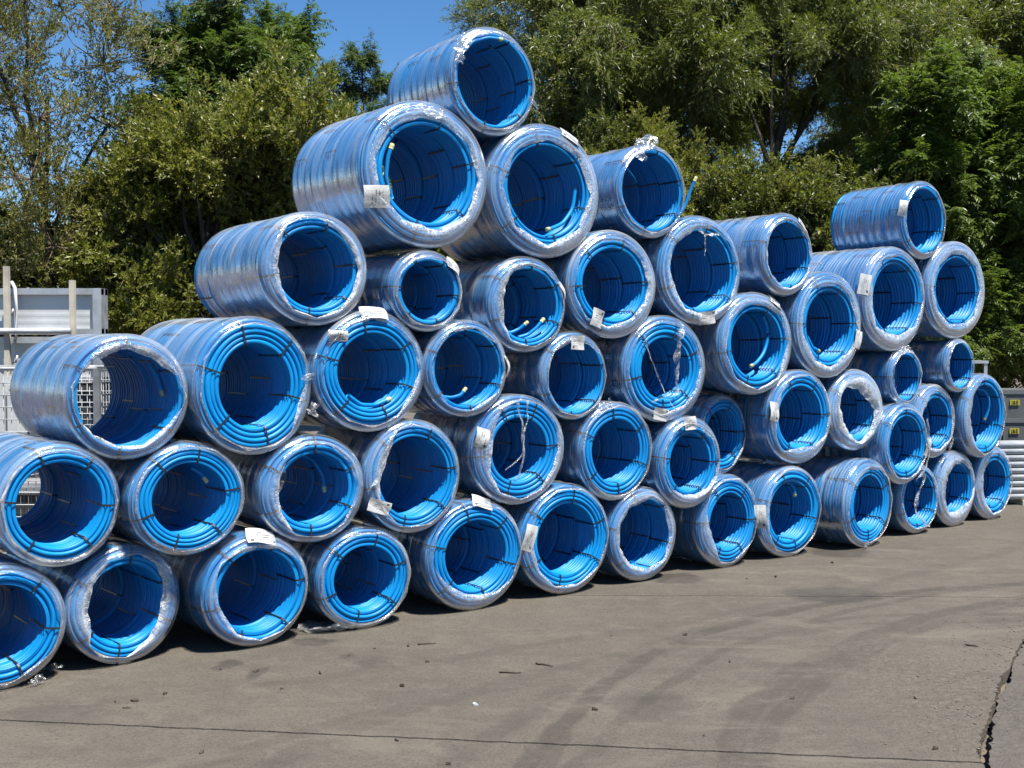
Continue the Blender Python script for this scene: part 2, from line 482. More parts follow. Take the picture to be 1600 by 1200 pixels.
def slab(name, loop, mat):
    n = len(loop)
    v = [(p.x, p.y, 0) for p in loop] + [(p.x, p.y, -.055) for p in loop]
    cdt = delaunay_2d_cdt([Vector((p.x, p.y)) for p in loop], [(i, (i + 1) % n) for i in range(n)], [], 1, 1e-6)
    tv, tf = cdt[0], cdt[2]
    v = [(p.x, p.y, 0) for p in tv] + v
    o_ = len(tv)
    fs = [list(f) for f in tf] + [[o_ + i, o_ + n + i, o_ + n + (i + 1) % n, o_ + (i + 1) % n] for i in range(n)]
    me = bpy.data.meshes.new(name); me.from_pydata(v, [], fs); me.update()
    o = obj(name, me, mat, ground, (0, 0, .06))
    return o
up = lambda pts: shifted(pts, .008)
dn = lambda pts: shifted(pts, -.008)
slab('concrete_slab', up(J1) + Kl + list(reversed(shifted(J2, -.005))), M['concrete'])
slab('concrete_slab', list(reversed(dn(J1))) + [Vector((-9, -3, 0))] + KBl, M['concrete'])
slab('concrete_slab', Kr + [line_at_x(j2a, j2b, 14.0) - Vector((0, .005, 0)), Vector((14, -3, 0))] + KBr, M['concrete2'])
slab('concrete_slab', shifted(J2, .005) + [line_at_x(j2a, j2b, 14.0) + Vector((0, .005, 0)), Vector((14, 13.6, 0)), Vector((-9, 10.0, 0))], M['concrete'])

# ------------------------------------------------------------------ pipe coils
PHI = R_(36)
D_ = Vector((math.cos(PHI), math.sin(PHI), 0)); W_ = Vector((-math.sin(PHI), math.cos(PHI), 0))
W0 = 5.65

def snoise(x, seed, n=5):
    """smooth periodic-free 1-D noise, vectorised"""
    r = np.random.default_rng(seed)
    out = np.zeros_like(x, dtype=float)
    for i in range(n):
        out += np.sin(x * (i + 1) * r.uniform(.7, 1.3) + r.uniform(0, 6.28)) / (i + 1) ** .7
    return out / n ** .5
def pnoise(th, seed, lo=1, hi=8):
    """periodic noise round the circle"""
    r = np.random.default_rng(seed)
    out = np.zeros_like(th, dtype=float)
    for i in range(lo, hi + 1):
        out += np.sin(th * i + r.uniform(0, 6.28)) * r.uniform(.3, 1) / i ** .5
    return out / (hi - lo + 1) ** .5

def oval(th, seed):
    return pnoise(th, seed + 777, 2, 4)

def lathe(prof_r, prof_y, th, dr=None, dy=None):
    """prof arrays (m,), th (n,); dr, dy optional (n,m) displacement. closed both ways."""
    n, m = len(th), len(prof_r)
    r = np.broadcast_to(prof_r, (n, m)).copy(); y = np.broadcast_to(prof_y, (n, m)).copy()
    if dr is not None: r += dr
    if dy is not None: y += dy
    V = np.stack([r * np.cos(th)[:, None], y, r * np.sin(th)[:, None]], -1)
    return V
def grid_quads(n, m, close_n=True, close_m=False):
    i = np.arange(n if close_n else n - 1); j = np.arange(m if close_m else m - 1)
    I, J = np.meshgrid(i, j, indexing='ij')
    I2 = (I + 1) % n; J2 = (J + 1) % m
    return np.stack([I * m + J, I * m + J2, I2 * m + J2, I2 * m + J], -1).reshape(-1, 4)

def coil_mesh(R, ri, Ls, pd, nth, seed, face=True, norm=False):
    """one wound coil: concentric pipes on the face, rows of turns inside and outside."""
    r = np.random.default_rng(seed)
    nl = max(2, int(round((R - ri) / pd))); p_r = (R - ri) / nl
    na = max(3, int(round(Ls / pd))); p_y = Ls / na
    pr, py, key = [], [], []
    jf = r.uniform(-.16, .10, nl) * pd          # each layer sits a little in or out
    jf[-1] += .85 * pd
    if nl > 3: jf[-2] += .22 * pd
    jf[0] += .3 * pd
    if face:
        for i in range(nl):
            a = np.linspace(0, np.pi, 7)
            if i == 0: a = a[2:]
            if i == nl - 1: a = a[:-2]
            for t in a:
                pr.append(ri + p_r * (i + .5) - np.cos(t) * p_r * .5)
                py.append(p_r * .5 - np.sin(t) * p_r * .5 + jf[i] + p_r * .0)
    else:
        pr += [ri + p_r * .3, (R + ri) / 2, R - p_r * .3]; py += [.002, 0, .002]
    jo = r.uniform(-.12, .06, na) * pd
    for i in range(na):
        for t in np.linspace(0, np.pi, 5)[(1 if i == 0 else 0):-1]:
            pr.append(R - p_y * .5 + np.sin(t) * p_y * .5 + jo[i] - (.5 * pd if (face and i == 0) else 0)); py.append(p_y * (i + .5) - np.cos(t) * p_y * .5 + (.6 * pd if (face and i == 0) else 0))
    pr += [R - p_r * .3, ri + p_r * .3]; py += [Ls, Ls]
    ji = r.uniform(-.10, .12, na) * pd
    for i in reversed(range(na)):
        for t in np.linspace(0, np.pi, 6)[:(-1 if i else -2)]:
            pr.append(ri + p_y * .5 - np.sin(t) * p_y * .5 + ji[i]); py.append(p_y * (i + .5) + np.cos(t) * p_y * .5)
    pr = np.array(pr); py = np.array(py)
    th = np.linspace(0, 2 * np.pi, nth, endpoint=False)
    m = len(pr)
    # gentle out-of-round and wandering of every turn
    base = (oval(th, seed)[:, None] * .016 if face else pnoise(th, seed + 1, 2, 4)[:, None] * .005) * R
    wob = np.stack([pnoise(th, seed + 10 + k, 1, 3) for k in range(6)], 1)
    wr = wob[:, (np.round(pr / p_r).astype(int) + np.round(py / p_y).astype(int)) % 6] * pd * .07
    V = lathe(pr, py, th, base + wr, wob[:, np.round(pr / p_r).astype(int) % 6] * pd * (.10 if face else .03))
    me = mesh_np('pipe_coil', V.reshape(-1, 3), grid_quads(nth, m, True, True)[:, ::-1])
    return me

def strap_mesh(R, ri, Ls, wd, t=.0022):
    """closed flat band round the section of one coil, at angle 0"""
    e = .003
    path = np.array([(ri - e, Ls * .03), (ri + .012, -e), (R - .028, -e), (R + e, .03), (R + e, Ls * .97), (ri - e, Ls * .97)])
    c = path.mean(0)
    o = path + (path - c) / np.linalg.norm(path - c, axis=1)[:, None] * t
    V = []
    for s in (-wd / 2, wd / 2):
        for P in (path, o):
            V.append(np.stack([P[:, 0], P[:, 1], np.full(len(P), s)], -1))
    V = np.concatenate(V); n = len(path); q = []
    for i in range(n):
        j = (i + 1) % n
        a0, a1, b0, b1 = i, j, n + i, n + j          # side -: inner a, outer b
        c0, c1, d0, d1 = 2 * n + i, 2 * n + j, 3 * n + i, 3 * n + j
        q += [(b0, b1, d1, d0), (a0, c0, c1, a1), (a0, a1, b1, b0), (c0, d0, d1, c1)]
    return mesh_np('strap', V, q, None, False)

POOL = {}
def pool_coil(ri_f, ratio, na, v):
    """unit coil shared by the inner coils of all bundles: R = 1, length = 1 (scaled on the object)"""
    key = (round(ri_f * 25) / 25, na, v)
    if key not in POOL:
        # build at a typical size, then normalise
        Rr, Ls = .35, .022 * na
        me = coil_mesh(Rr, Rr * key[0], Ls, .022, 60, 900 + len(POOL) * 17, False)
        co = np.empty(len(me.vertices) * 3, np.float32); me.vertices.foreach_get('co', co)
        co = co.reshape(-1, 3) / np.array([Rr, Ls, Rr], np.float32); me.vertices.foreach_set('co', co.ravel()); me.update()
        sm = strap_mesh(Rr, Rr * key[0], Ls, .0095)
        co = np.empty(len(sm.vertices) * 3, np.float32); sm.vertices.foreach_get('co', co)
        co = co.reshape(-1, 3) / np.array([Rr, Ls, Rr], np.float32); sm.vertices.foreach_set('co', co.ravel()); sm.update()
        POOL[key] = (me, sm)
    return POOL[key]

def hole_radius(th, spec, R, seed):
    """spec: list of (deg, fraction) corners joined by straight lines of stretched film"""
    ang = np.array([a for a, _ in spec], float) % 360
    fr = np.array([f for _, f in spec], float) * R
    o = np.argsort(ang); ang, fr = np.radians(ang[o]), fr[o]
    out = np.zeros_like(th)
    n = len(ang)
    for k, t in enumerate(th):
        i = np.searchsorted(ang, t, side='right') - 1
        a0 = ang[i]; a1 = ang[(i + 1) % n]
        dd = (a1 - a0) % (2 * np.pi); x = (t - a0) % (2 * np.pi)
        p0 = fr[i % n]; p1 = fr[(i + 1) % n]
        # chord in polar form
        den = p0 * math.sin(x) + p1 * math.sin(dd - x)
        ch = p0 * p1 * math.sin(dd) / den if dd < 2.6 and den > 1e-4 else p0 + (p1 - p0) * x / dd
        out[k] = ch
    return out

def film_mesh(R, ri, L, k, hole, nth, seed, milk0, loose, bunch):
    r = np.random.default_rng(seed)
    th = np.linspace(0, 2 * np.pi, nth, endpoint=False)
    rh = hole_radius(th, hole, R, seed)
    rag = pnoise(th, seed + 3, 5, 26) * .026 * R * bunch + pnoise(th, seed + 4, 20, 40) * .007 * R * bunch
    rh = np.clip(rh + rag, .2 * R, R - .016)
    nf, no = 11, 30
    rc = .042
    T = np.linspace(0, 1, nf)
    T = T ** 1.25
    cols_r, cols_y, milk, crk, vs = [], [], [], [], []
    edge_y = pnoise(th, seed + 5, 5, 22) * .015 * bunch
    Rc = R - rc
    acc = 0.0
    bm = np.clip(.55 + .6 * pnoise(th, seed + 8, 1, 5), .1, 1.2)      # how thick the film is gathered
    bm2 = np.clip(.5 + .9 * pnoise(th, seed + 18, 1, 7), 0, 1.3)      # clear and cloudy stretches round the rim
    for i, t in enumerate(T):
        rr = rh + (Rc - rh) * t
        # lies on the pipe face, arches a little between the edge and the rim
        cr = (pnoise(th, seed + 40 + i, 4, 24) * .006 + pnoise(th, seed + 80, 3, 14) * .005) * bunch
        yy = -.006 - .010 * loose * np.sin(np.pi * min(1, t * 1.05)) + edge_y * (1 - t) ** 2 + cr * (1 - t * .6)
        yy = np.minimum(yy, np.where(rr > ri - .004, -.003, .02))
        cols_r.append(rr); cols_y.append(yy)
        near = math.exp(-(t / .46) ** 1.5)
        milk.append((milk0 * (.35 + .7 * bm2) + 1.6 * near * bm * bunch)); crk.append(np.full(nth, min(1, .22 + near * .9)))
        vs.append((rr - rh.mean()))
    for a in (.25, .55, .85, 1.15, 1.4):
        cols_r.append(np.full(nth, Rc + rc * math.sin(a))); cols_y.append(np.full(nth, rc - rc * math.cos(a) - .003 + .0025 * pnoise(th, seed + 60, 2, 9)))
        milk.append(milk0 * (.35 + .6 * bm2)); crk.append(np.full(nth, .05)); vs.append(np.full(nth, R - rh.mean() + rc * a))
    ys = np.linspace(rc, L - rc, no)
    ph = pnoise(th, seed + 6, 1, 3)
    ph2 = pnoise(th, seed + 7, 1, 5)
    for i, y in enumerate(ys):
        band = np.abs(np.sin(np.pi * (y / L * k) + ph * .18))         # pulled in between the coils
        rr = R - .002 - .007 * (1 - band) ** 3 + .0035 * np.sin(y * 75 + ph2 * 2.2 + seed) + .002 * np.sin(y * 190 + ph * 3)
        cols_r.append(rr); cols_y.append(np.full(nth, y))
        milk.append(milk0 * (.62 + .7 * (1 - band) ** 2 + .3 * np.clip(snoise(np.array([y * 14.0]), seed)[0], -1, 1) * np.ones(nth)))
        crk.append(np.full(nth, .05)); vs.append(np.full(nth, R + y))
    for f in (1.0, .9, .78):
        cols_r.append(np.full(nth, Rc * f)); cols_y.append(np.full(nth, L + .006)); milk.append(np.full(nth, milk0)); crk.append(np.full(nth, .3)); vs.append(np.full(nth, R + L + (1 - f) * R))
    Rm = np.stack(cols_r, 1) * (1 + .016 * oval(th, seed - 5))[:, None]; Ym = np.stack(cols_y, 1)
    m = Rm.shape[1]
    V = np.stack([Rm * np.cos(th)[:, None], Ym, Rm * np.sin(th)[:, None]], -1)
    me = mesh_np('film_wrap', V.reshape(-1, 3), grid_quads(nth, m, True, False)[:, ::-1])
    attr(me, 'milk', np.stack(milk, 1).ravel()); attr(me, 'crinkle', np.stack(crk, 1).ravel())
    U = np.broadcast_to((np.abs((th[:, None]) - np.pi) * R), (nth, m))
    uvs(me, np.stack([U.ravel(), np.stack(vs, 1).ravel()], -1))
    return me

def crumple_mesh(size, seed, n=15, amp=.35, milk=.8, name='torn_film'):
    r = np.random.default_rng(seed)
    u = np.linspace(-.5, .5, n)
    X, Y = np.meshgrid(u, u, indexing='ij')
    Z = np.zeros_like(X); DX = np.zeros_like(X); DY = np.zeros_like(X)
    for i in range(9):
        f = r.uniform(3, 16); a = r.uniform(0, 6.28); p = r.uniform(0, 6.28)
        s = np.sin((X * math.cos(a) + Y * math.sin(a)) * f + p)
        Z += np.abs(s) * amp / (1 + f * .12); DX += s * .05 * r.uniform(-1, 1); DY += s * .05 * r.uniform(-1, 1)
    Z -= Z.mean()
    V = np.stack([(X + DX) * size[0], (Y + DY) * size[1], Z * size[2]], -1)
    V += r.normal(0, .018, V.shape) * np.array(size)
    me = mesh_np(name, V.reshape(-1, 3), grid_quads(n, n, False, False))
    attr(me, 'milk', np.clip(milk * (.5 + .7 * r.random(n * n)), 0, 1)); attr(me, 'crinkle', np.ones(n * n))
    uvs(me, np.stack([(X * size[0]).ravel(), (Y * size[1]).ravel()], -1))
    return me
def strand_mesh(pts, wd, seed, twist=9.0, milk=.75, name='film_strand'):
    """loose twisted ribbon of film through pts"""
    P = np.asarray(pts, float)
    t = np.linspace(0, 1, len(P)); tt = np.linspace(0, 1, 40)
    Q = np.stack([np.interp(tt, t, P[:, i]) for i in range(3)], 1)
    for _ in range(2): Q[1:-1] = (Q[:-2] + 2 * Q[1:-1] + Q[2:]) / 4
    r = np.random.default_rng(seed)
    Q += np.stack([snoise(tt * 9, seed + i) for i in range(3)], 1) * .004
    T = np.gradient(Q, axis=0); T /= np.linalg.norm(T, axis=1)[:, None]
    A = np.cross(T, [0, 1.0, .1]); A /= np.linalg.norm(A, axis=1)[:, None]; B = np.cross(T, A)
    an = tt * twist + snoise(tt * 6, seed + 9)
    wv = wd * (.45 + .55 * np.abs(np.sin(tt * twist * .8 + seed)))
    Nn = np.cos(an)[:, None] * A + np.sin(an)[:, None] * B
    N2 = -np.sin(an)[:, None] * A + np.cos(an)[:, None] * B
    cols = [Q + Nn * wv[:, None] * s + N2 * wv[:, None] * .35 * (1 - abs(s) * 2) for s in (-.5, 0, .5)]
    V = np.stack(cols, 1)
    me = mesh_np(name, V.reshape(-1, 3), grid_quads(40, 3, False, False))
    attr(me, 'milk', np.full(120, milk)); attr(me, 'crinkle', np.ones(120))
    uvs(me, np.stack([np.tile([0, wd / 2, wd], 40), np.repeat(tt * .6, 3)], -1))
    return me
def label_mesh(wd, ht, seed):
    r = np.random.default_rng(seed)
    n, m = 7, 6
    u = np.linspace(0, 1, n); v = np.linspace(0, 1, m)
    U, Vv = np.meshgrid(u, v, indexing='ij')
    Z = .007 * np.sin(U * 4 + seed) + .005 * np.sin(Vv * 6 + U * 3 + seed * 2) - .05 * (U - .5) ** 2 + r.normal(0, .0006, U.shape)
    P = np.stack([(U - .5) * wd, -Z - .002, (Vv - .5) * ht], -1)
    me = mesh_np('paper_label', P.reshape(-1, 3), grid_quads(n, m, False, False))
    uvs(me, np.stack([U.ravel(), Vv.ravel()], -1))
    return me

def tail(parent, pts, pr, deep=0):
    P = np.asarray(pts, float)
    t = np.linspace(0, 1, len(P)); tt = np.linspace(0, 1, 24)
    Q = np.stack([np.interp(tt, t, P[:, i]) for i in range(3)], 1)
    for _ in range(3): Q[1:-1] = (Q[:-2] + 2 * Q[1:-1] + Q[2:]) / 4
    o = obj('pipe_tail', MB().tube(Q, pr, 10).mesh('pipe_tail', True), M['pipe'], parent)
    d = Q[-1] - Q[-2]; d /= np.linalg.norm(d)
    obj('end_cap', MB().tube([Q[-1] - d * .012, Q[-1] - d * .002, Q[-1] + d * .016, Q[-1] + d * .02], [pr * 1.12, pr * 1.15, pr * 1.1, pr * .7], 10).mesh('end_cap', True), M['cap'], o)
    return o
def pol(R, deg, f, y): return (R * f * math.cos(R_(deg)), y, R * f * math.sin(R_(deg)))

GROUP = 'wrapped blue pipe coils in the stack'
def bundle(key, u, v, R, wo, L, ri_f, k, pd, label, hole=.75, hj=.05, milk=.30, loose=1.0, bunch=1.0, yaw=0.0, sx=1.0,
           labels=(), tails=(), tufts=(), strands=(), near=True):
    seed = sum(ord(c) * (i + 3) for i, c in enumerate(key)) * 13
    r = random.Random(seed)
    sq = 1 + r.uniform(-.03, .045); sx *= sq; sz = 1 / sq ** .8
    c = D_ * u + W_ * (W0 + wo)
    root = thing('pipe_coil_bundle', label, 'pipe coil', (c.x, c.y, v - R), PHI + R_(yaw + r.uniform(-1.5, 1.5)), GROUP)
    ctr = Vector((0, 0, R * sz if key[0] == 'A' else R))
    Rp = R - .012                                     # outside of the pipes, under the film
    ri = ri_f * R
    Ls = (L - .012 * (k - 1)) / k
    y = 0.0
    for j in range(k):
        dx, dz = r.uniform(-1, 1) * .010, r.uniform(-1, 1) * .007
        if j == 0:
            me = coil_mesh(Rp, ri, Ls, pd, 88 if near else 68, seed, True)
            sm = strap_mesh(Rp, ri, Ls, .0095)
            o = obj('pipe_coil', me, M['pipe'], root, ctr, scale=(sx, 1, sz))
            nst, oi = 6, r.uniform(0, 60)
        else:
            rf = ri_f + r.uniform(-.035, .035)
            rs = Rp * r.uniform(.972, .995)
            me, sm = pool_coil(rf * R / rs, 1, max(5, int(round(Ls / pd))), r.randint(0, 2))
            o = obj('pipe_coil', me, M['pipe'], root, ctr + Vector((dx, y, dz - .002)), (0, r.uniform(-.5, .5), 0), (rs * sx, Ls, rs * sz))
            nst, oi = 5, r.uniform(0, 72)
        for q in range(nst):
            obj('strap', sm, M['strap'], o, (0, 0, 0), (0, -R_(oi + q * 360 / nst + r.uniform(-7, 7)), 0))
        y += Ls + .012
    # film
    if not isinstance(hole, (list, tuple)):
        n = r.randint(9, 13); hole = [(i * 360 / n + r.uniform(-9, 9), hole + r.uniform(-hj, hj)) for i in range(n)]
    fm = film_mesh(R, ri, L, k, hole, 132 if near else 100, seed + 5, milk, loose, bunch)
    obj('film_wrap', fm, M['film'], root, ctr, scale=(sx, 1, sz))
    for (deg, kind, rot, wd, ht) in labels:
        lm = label_mesh(wd * .86, ht * .86, seed % 7 + deg % 5)
        if kind == 'f':   f, yy, tilt = .86, -.017, 6
        elif kind == 'i': f, yy, tilt = .74, -.022, 0
        elif kind == 'r': f, yy, tilt = .962, .006, 40
        else:             f, yy, tilt = 1.012, .11, 80
        a = R_(deg)
        rad = Vector((math.cos(a), 0, math.sin(a)))
        # label plane: normal leans from the face (-y) towards the radius
        nrm = (Vector((0, -1, 0)) * math.cos(R_(tilt)) + rad * math.sin(R_(tilt))).normalized()
        tng = Vector((math.sin(a), 0, -math.cos(a))); tng.normalize()       # clockwise round the rim
        upv = tng.cross(-nrm).normalized()
        Mx = Matrix((tng, -nrm, upv)).transposed() @ Matrix.Rotation(R_(rot), 3, 'Y')
        p = ctr + Vector((rad.x * f * R * sx, yy, rad.z * f * R * sz))
        obj('paper_label', lm, M['label'], root, p, Mx.to_euler())
    for pts in tails:
        o = tail(root, [np.array(pol(R, *p)) + np.array(ctr) for p in pts], pd * .46)
    for (deg, f, yy, tz_, ml) in tufts:
        o = obj('torn_film', crumple_mesh(tuple(q_ * .72 for q_ in tz_), seed + deg, 22, .35, ml * .45), M['film'], root,
                ctr + Vector(pol(R, deg, f, yy)), (R_(70), R_(-deg + 90), R_(r.uniform(-20, 20))))
    for (pts, wd) in strands:
        obj('film_strand', strand_mesh([np.array(pol(R, *p)) + np.array(ctr) for p in pts], wd, seed + 2), M['film'], root)
    return root

LB = (.135, .095)
B = bundle
# --- ground row, from the wire cage end
B('A1', 1.102, .306, .306, 0, 1.05, .66, 4, .024, 'blue pipe coil on the ground at the end by the wire cage, round bare face', .91, .03, labels=(), tufts=[(-62, 1.04, -.02, (.10, .07, .05), .5)], tails=[[(-150, .60, .06), (-120, .60, .05), (-100, .61, .03)]], yaw=5)
B('A2', 1.713, .312, .312, .10, 1.05, .66, 4, .024, 'ground row blue pipe coil with thick crumpled film bunched all round its bore',
  [(0, .62), (25, .70), (50, .80), (75, .84), (110, .80), (145, .68), (180, .63), (205, .66), (222, .86), (240, .92), (268, .88), (300, .72), (330, .64), (345, .60)], bunch=1.5, milk=.36, yaw=6)
B('A3', 2.397, .316, .316, 0, .98, .72, 4, .024, 'ground row blue pipe coil with a wide white label on its upper rim',
  [(0, .93), (30, .88), (62, .80), (90, .76), (120, .80), (140, .92), (165, .80), (190, .74), (215, .72), (240, .80), (270, .86), (300, .88), (330, .92)], labels=[(86, 'r', 4, .20, .105)], bunch=1.1, yaw=3)
B('A4', 3.058, .305, .305, 0, .85, .64, 4, .022, 'ground row blue pipe coil with bare concentric face beside a crumpled film scrap', .96, .015, bunch=.35, milk=.24)
B('A5', 3.834, .358, .358, 0, .85, .62, 4, .024, 'ground row blue pipe coil, smooth film draped over lower face, label on top',
  [(0, .93), (30, .93), (60, .93), (90, .92), (120, .93), (150, .93), (180, .90), (200, .80), (225, .72), (250, .70), (275, .72), (300, .80), (325, .88)], labels=[(82, 'r', 10, .17, .10)], bunch=.6)
B('A6', 4.558, .374, .374, 0, .85, .64, 4, .024, 'ground row blue pipe coil with a tilted white label on its left rim',
  [(0, .94), (35, .94), (70, .95), (105, .95), (135, .92), (165, .78), (190, .74), (220, .80), (250, .86), (285, .84), (320, .88)], labels=[(172, 'f', 10, .20, .10)], bunch=.7)
B('A7', 5.247, .326, .326, 0, .8, .73, 4, .025, 'ground row blue pipe coil, seventh in from the silver tube bundle', .76, .04, bunch=1.0)
B('A8', 6.10, .343, .343, 0, .85, .60, 4, .026, 'ground row blue pipe coil with film pulled straight down one side of its face',
  [(0, .95), (35, .96), (70, .96), (105, .96), (135, .95), (160, .80), (185, .66), (210, .62), (232, .70), (250, .93), (275, .90), (300, .82), (330, .90)], bunch=.7, yaw=1)
B('A9', 6.799, .365, .365, 0, .85, .64, 4, .027, 'ground row blue pipe coil, fifth in from the silver tubes, label on left rim',
  [(0, .95), (40, .95), (75, .96), (100, .98), (125, .88), (150, .76), (180, .72), (210, .80), (240, .93), (280, .96), (320, .96)], labels=[(182, 'r', 0, .21, .11)], tails=[[(100, .62, .03), (75, .60, .06), (62, .52, .05), (52, .42, .05)]], bunch=.6)
B('A10', 7.642, .365, .365, -.10, .9, .60, 4, .028, 'ground row blue pipe coil turned askew, wrinkled film over its upper face',
  [(0, .94), (35, .90), (60, .84), (95, .76), (130, .74), (165, .82), (190, .92), (220, .95), (260, .92), (300, .92), (330, .95)], tufts=[(255, .92, -.03, (.14, .08, .05), .6)], yaw=5, bunch=1.2, near=False, milk=.36)
B('A11', 8.531, .313, .313, .03, .8, .70, 4, .027, 'ground row blue pipe coil with torn film strand dangling in its bore', .86, .05, strands=[([(95, .9, -.02), (80, .6, -.03), (140, .25, -.02), (220, .45, -.02), (285, .75, -.03), (300, .9, -.02)], .035)], near=False)
B('A12', 9.164, .341, .341, .07, .8, .62, 4, .028, 'ground row blue pipe coil, second from the silver tubes, ragged film narrowing its bore',
  [(0, .84), (35, .76), (70, .70), (100, .66), (135, .60), (170, .58), (205, .66), (240, .70), (270, .56), (300, .54), (330, .72)], bunch=1.3, near=False, milk=.38)
B('A13', 9.831, .342, .342, .10, .8, .60, 4, .028, 'ground row blue pipe coil standing right beside the silver tube bundle',
  [(0, .88), (40, .84), (80, .80), (110, .74), (150, .64), (190, .60), (230, .66), (265, .84), (300, .86), (330, .86)], near=False)
# --- second row
B('B1', 1.376, .869, .306, 0, .95, .68, 4, .024, 'second row blue pipe coil with the wire cage visible through its bore',
  [(0, .93), (30, .90), (60, .84), (90, .84), (115, .88), (140, .92), (170, .95), (210, .96), (250, .97), (290, .97), (330, .96)], bunch=.7, milk=.36, yaw=3)
B('B2', 2.022, .846, .312, 0, 1.0, .63, 4, .022, 'second row blue pipe coil with wide bare ring face of many turns', .95, .015, bunch=.4, tails=[[(70, .52, .10), (50, .50, .08), (38, .46, .06)]], yaw=4)
B('B3', 2.736, .843, .318, 0, .85, .66, 4, .024, 'second row blue pipe coil with an even band of film round its bore, no label',
  [(0, .80), (35, .80), (70, .84), (100, .84), (130, .78), (160, .70), (190, .68), (215, .72), (245, .90), (280, .92), (310, .84), (335, .78)], tails=[[(95, .62, .24), (60, .55, .20), (20, .46, .16), (-10, .42, .14)]])
B('B4', 3.386, .869, .338, 0, .85, .70, 4, .022, 'second row blue pipe coil with straight twisted film edge and label low on rim',
  [(0, .88), (30, .88), (60, .90), (95, .95), (112, .92), (185, .72), (205, .76), (225, .80), (250, .90), (290, .92), (325, .90)], labels=[(213, 'f', -38, .17, .09)], strands=[([(112, .93, -.01), (140, .78, -.02), (180, .72, -.01), (190, .95, -.02)], .03)], bunch=1.1)
B('B5', 4.17, .986, .362, 0, .85, .58, 4, .026, 'blue pipe coil with two loose film strands hanging down across its bore',
  [(0, .80), (30, .86), (60, .90), (90, .92), (120, .80), (150, .66), (180, .60), (210, .72), (240, .84), (270, .90), (300, .84), (330, .78)], labels=[(163, 'f', 0, .15, .11)], milk=.40, bunch=.8,
  strands=[([(97, .88, -.02), (94, .6, -.03), (90, .35, -.03), (-70, .1, -.02), (-92, .45, .0), (-95, .6, .05)], .026), ([(82, .88, -.02), (80, .6, -.03), (85, .3, -.03), (-85, .1, -.02), (-128, .45, .02)], .016)])
B('B6', 4.992, .930, .339, 0, .85, .65, 4, .024, 'second row blue pipe coil with clean bare ring face and film rucked on top', .955, .015, bunch=.4, tufts=[(112, .98, .0, (.18, .08, .05), .6)], milk=.30)
B('B7', 5.643, .816, .324, -.05, .82, .62, 4, .026, 'blue pipe coil with loose film sagging onto the ground row, label at top',
  [(0, .84), (35, .82), (70, .80), (100, .86), (130, .88), (160, .86), (190, .84), (220, .80), (250, .72), (280, .70), (310, .76), (335, .82)], labels=[(92, 'f', 0, .12, .11)], bunch=.8, loose=2.0)
B('B8', 6.241, .975, .312, .20, .8, .62, 4, .027, 'narrow blue pipe coil squeezed in and set back behind its neighbour', .88, .04, sx=.86, bunch=.7)
B('B9', 6.904, 1.091, .379, 0, .85, .64, 4, .028, 'blue pipe coil with white label beside its bore and cloudy film across its lower face',
  [(0, .86), (40, .88), (75, .90), (110, .86), (140, .80), (178, .74), (205, .84), (228, .92), (250, .70), (275, .64), (300, .72), (330, .84)], labels=[(170, 'f', 0, .17, .10)], bunch=.7, milk=.36)
B('B10', 7.606, 1.12, .343, 0, .85, .68, 4, .028, 'blue pipe coil with crumpled film twisted diagonally half across its bore',
  [(0, .60), (30, .42), (60, .40), (95, .52), (125, .72), (150, .74), (180, .62), (210, .56), (240, .64), (275, .80), (310, .66), (340, .62)], bunch=1.9, milk=.46, near=False, loose=2.5)
B('B11', 8.168, .820, .338, -.08, .8, .66, 4, .027, 'blue pipe coil with thin film strand and a paper tag at its right edge',
  .86, .03, labels=[(-8, 'f', 0, .18, .08)], strands=[([(40, .95, -.03), (10, .8, -.04), (-15, .9, -.03), (-50, .95, -.03), (-70, 1.0, -.02)], .03)], near=False)
B('B12', 8.793, .980, .324, .05, .8, .62, 4, .027, 'blue pipe coil below the two small coils with white film peaked to one side', .80, .07, bunch=1.1, near=False, milk=.42, tufts=[(-50, .9, -.03, (.16, .16, .05), .7)])
B('B13', 9.485, 1.006, .381, 0, .8, .72, 4, .029, 'blue pipe coil next to the grey boxes, capped tail hanging in its bore',
  [(0, .95), (40, .94), (75, .92), (105, .84), (140, .72), (180, .66), (215, .70), (240, .80), (270, .95), (310, .96)], tails=[[(100, .66, .10), (70, .66, .06), (45, .56, .05), (20, .46, .06), (0, .40, .07), (-15, .38, .08)]], near=False)
# --- third row
B('C1', 1.713, 1.391, .321, 0, 1.06, .80, 5, .024, 'long blue pipe coil with a diamond-shaped opening in its bunched film',
  [(0, .93), (22, .82), (60, .70), (88, .74), (100, .76), (135, .78), (168, .93), (195, .90), (225, .80), (255, .78), (285, .80), (320, .76), (345, .86)], bunch=1.4, milk=.38,
  tails=[[(40, .76, .22), (20, .75, .20), (2, .74, .18)]], yaw=2)
B('C2', 2.393, 1.431, .369, 0, 1.0, .60, 4, .027, 'large blue pipe coil with a twisted film knot at the lower right of its rim',
  [(0, .84), (30, .95), (60, .94), (95, .90), (125, .93), (155, .95), (190, .94), (225, .94), (260, .94), (290, .93), (310, .90), (330, .78), (345, .76)], tufts=[(-22, 1.0, -.02, (.10, .12, .06), .9), (8, .86, -.02, (.05, .14, .04), .8)], milk=.36, bunch=.8, yaw=5)
B('C3', 3.112, 1.502, .364, 0, .85, .62, 4, .027, 'blue pipe coil with creased label across its top rim and a loose paper tab',
  [(0, .84), (30, .84), (60, .84), (90, .84), (120, .86), (150, .88), (180, .90), (210, .90), (240, .92), (270, .93), (300, .86), (330, .78)], labels=[(88, 'r', 2, .20, .10), (138, 'f', -40, .07, .14)], tails=[[(-140, .58, .02), (-110, .57, .03), (-80, .56, .04), (-55, .57, .03)]], yaw=4)
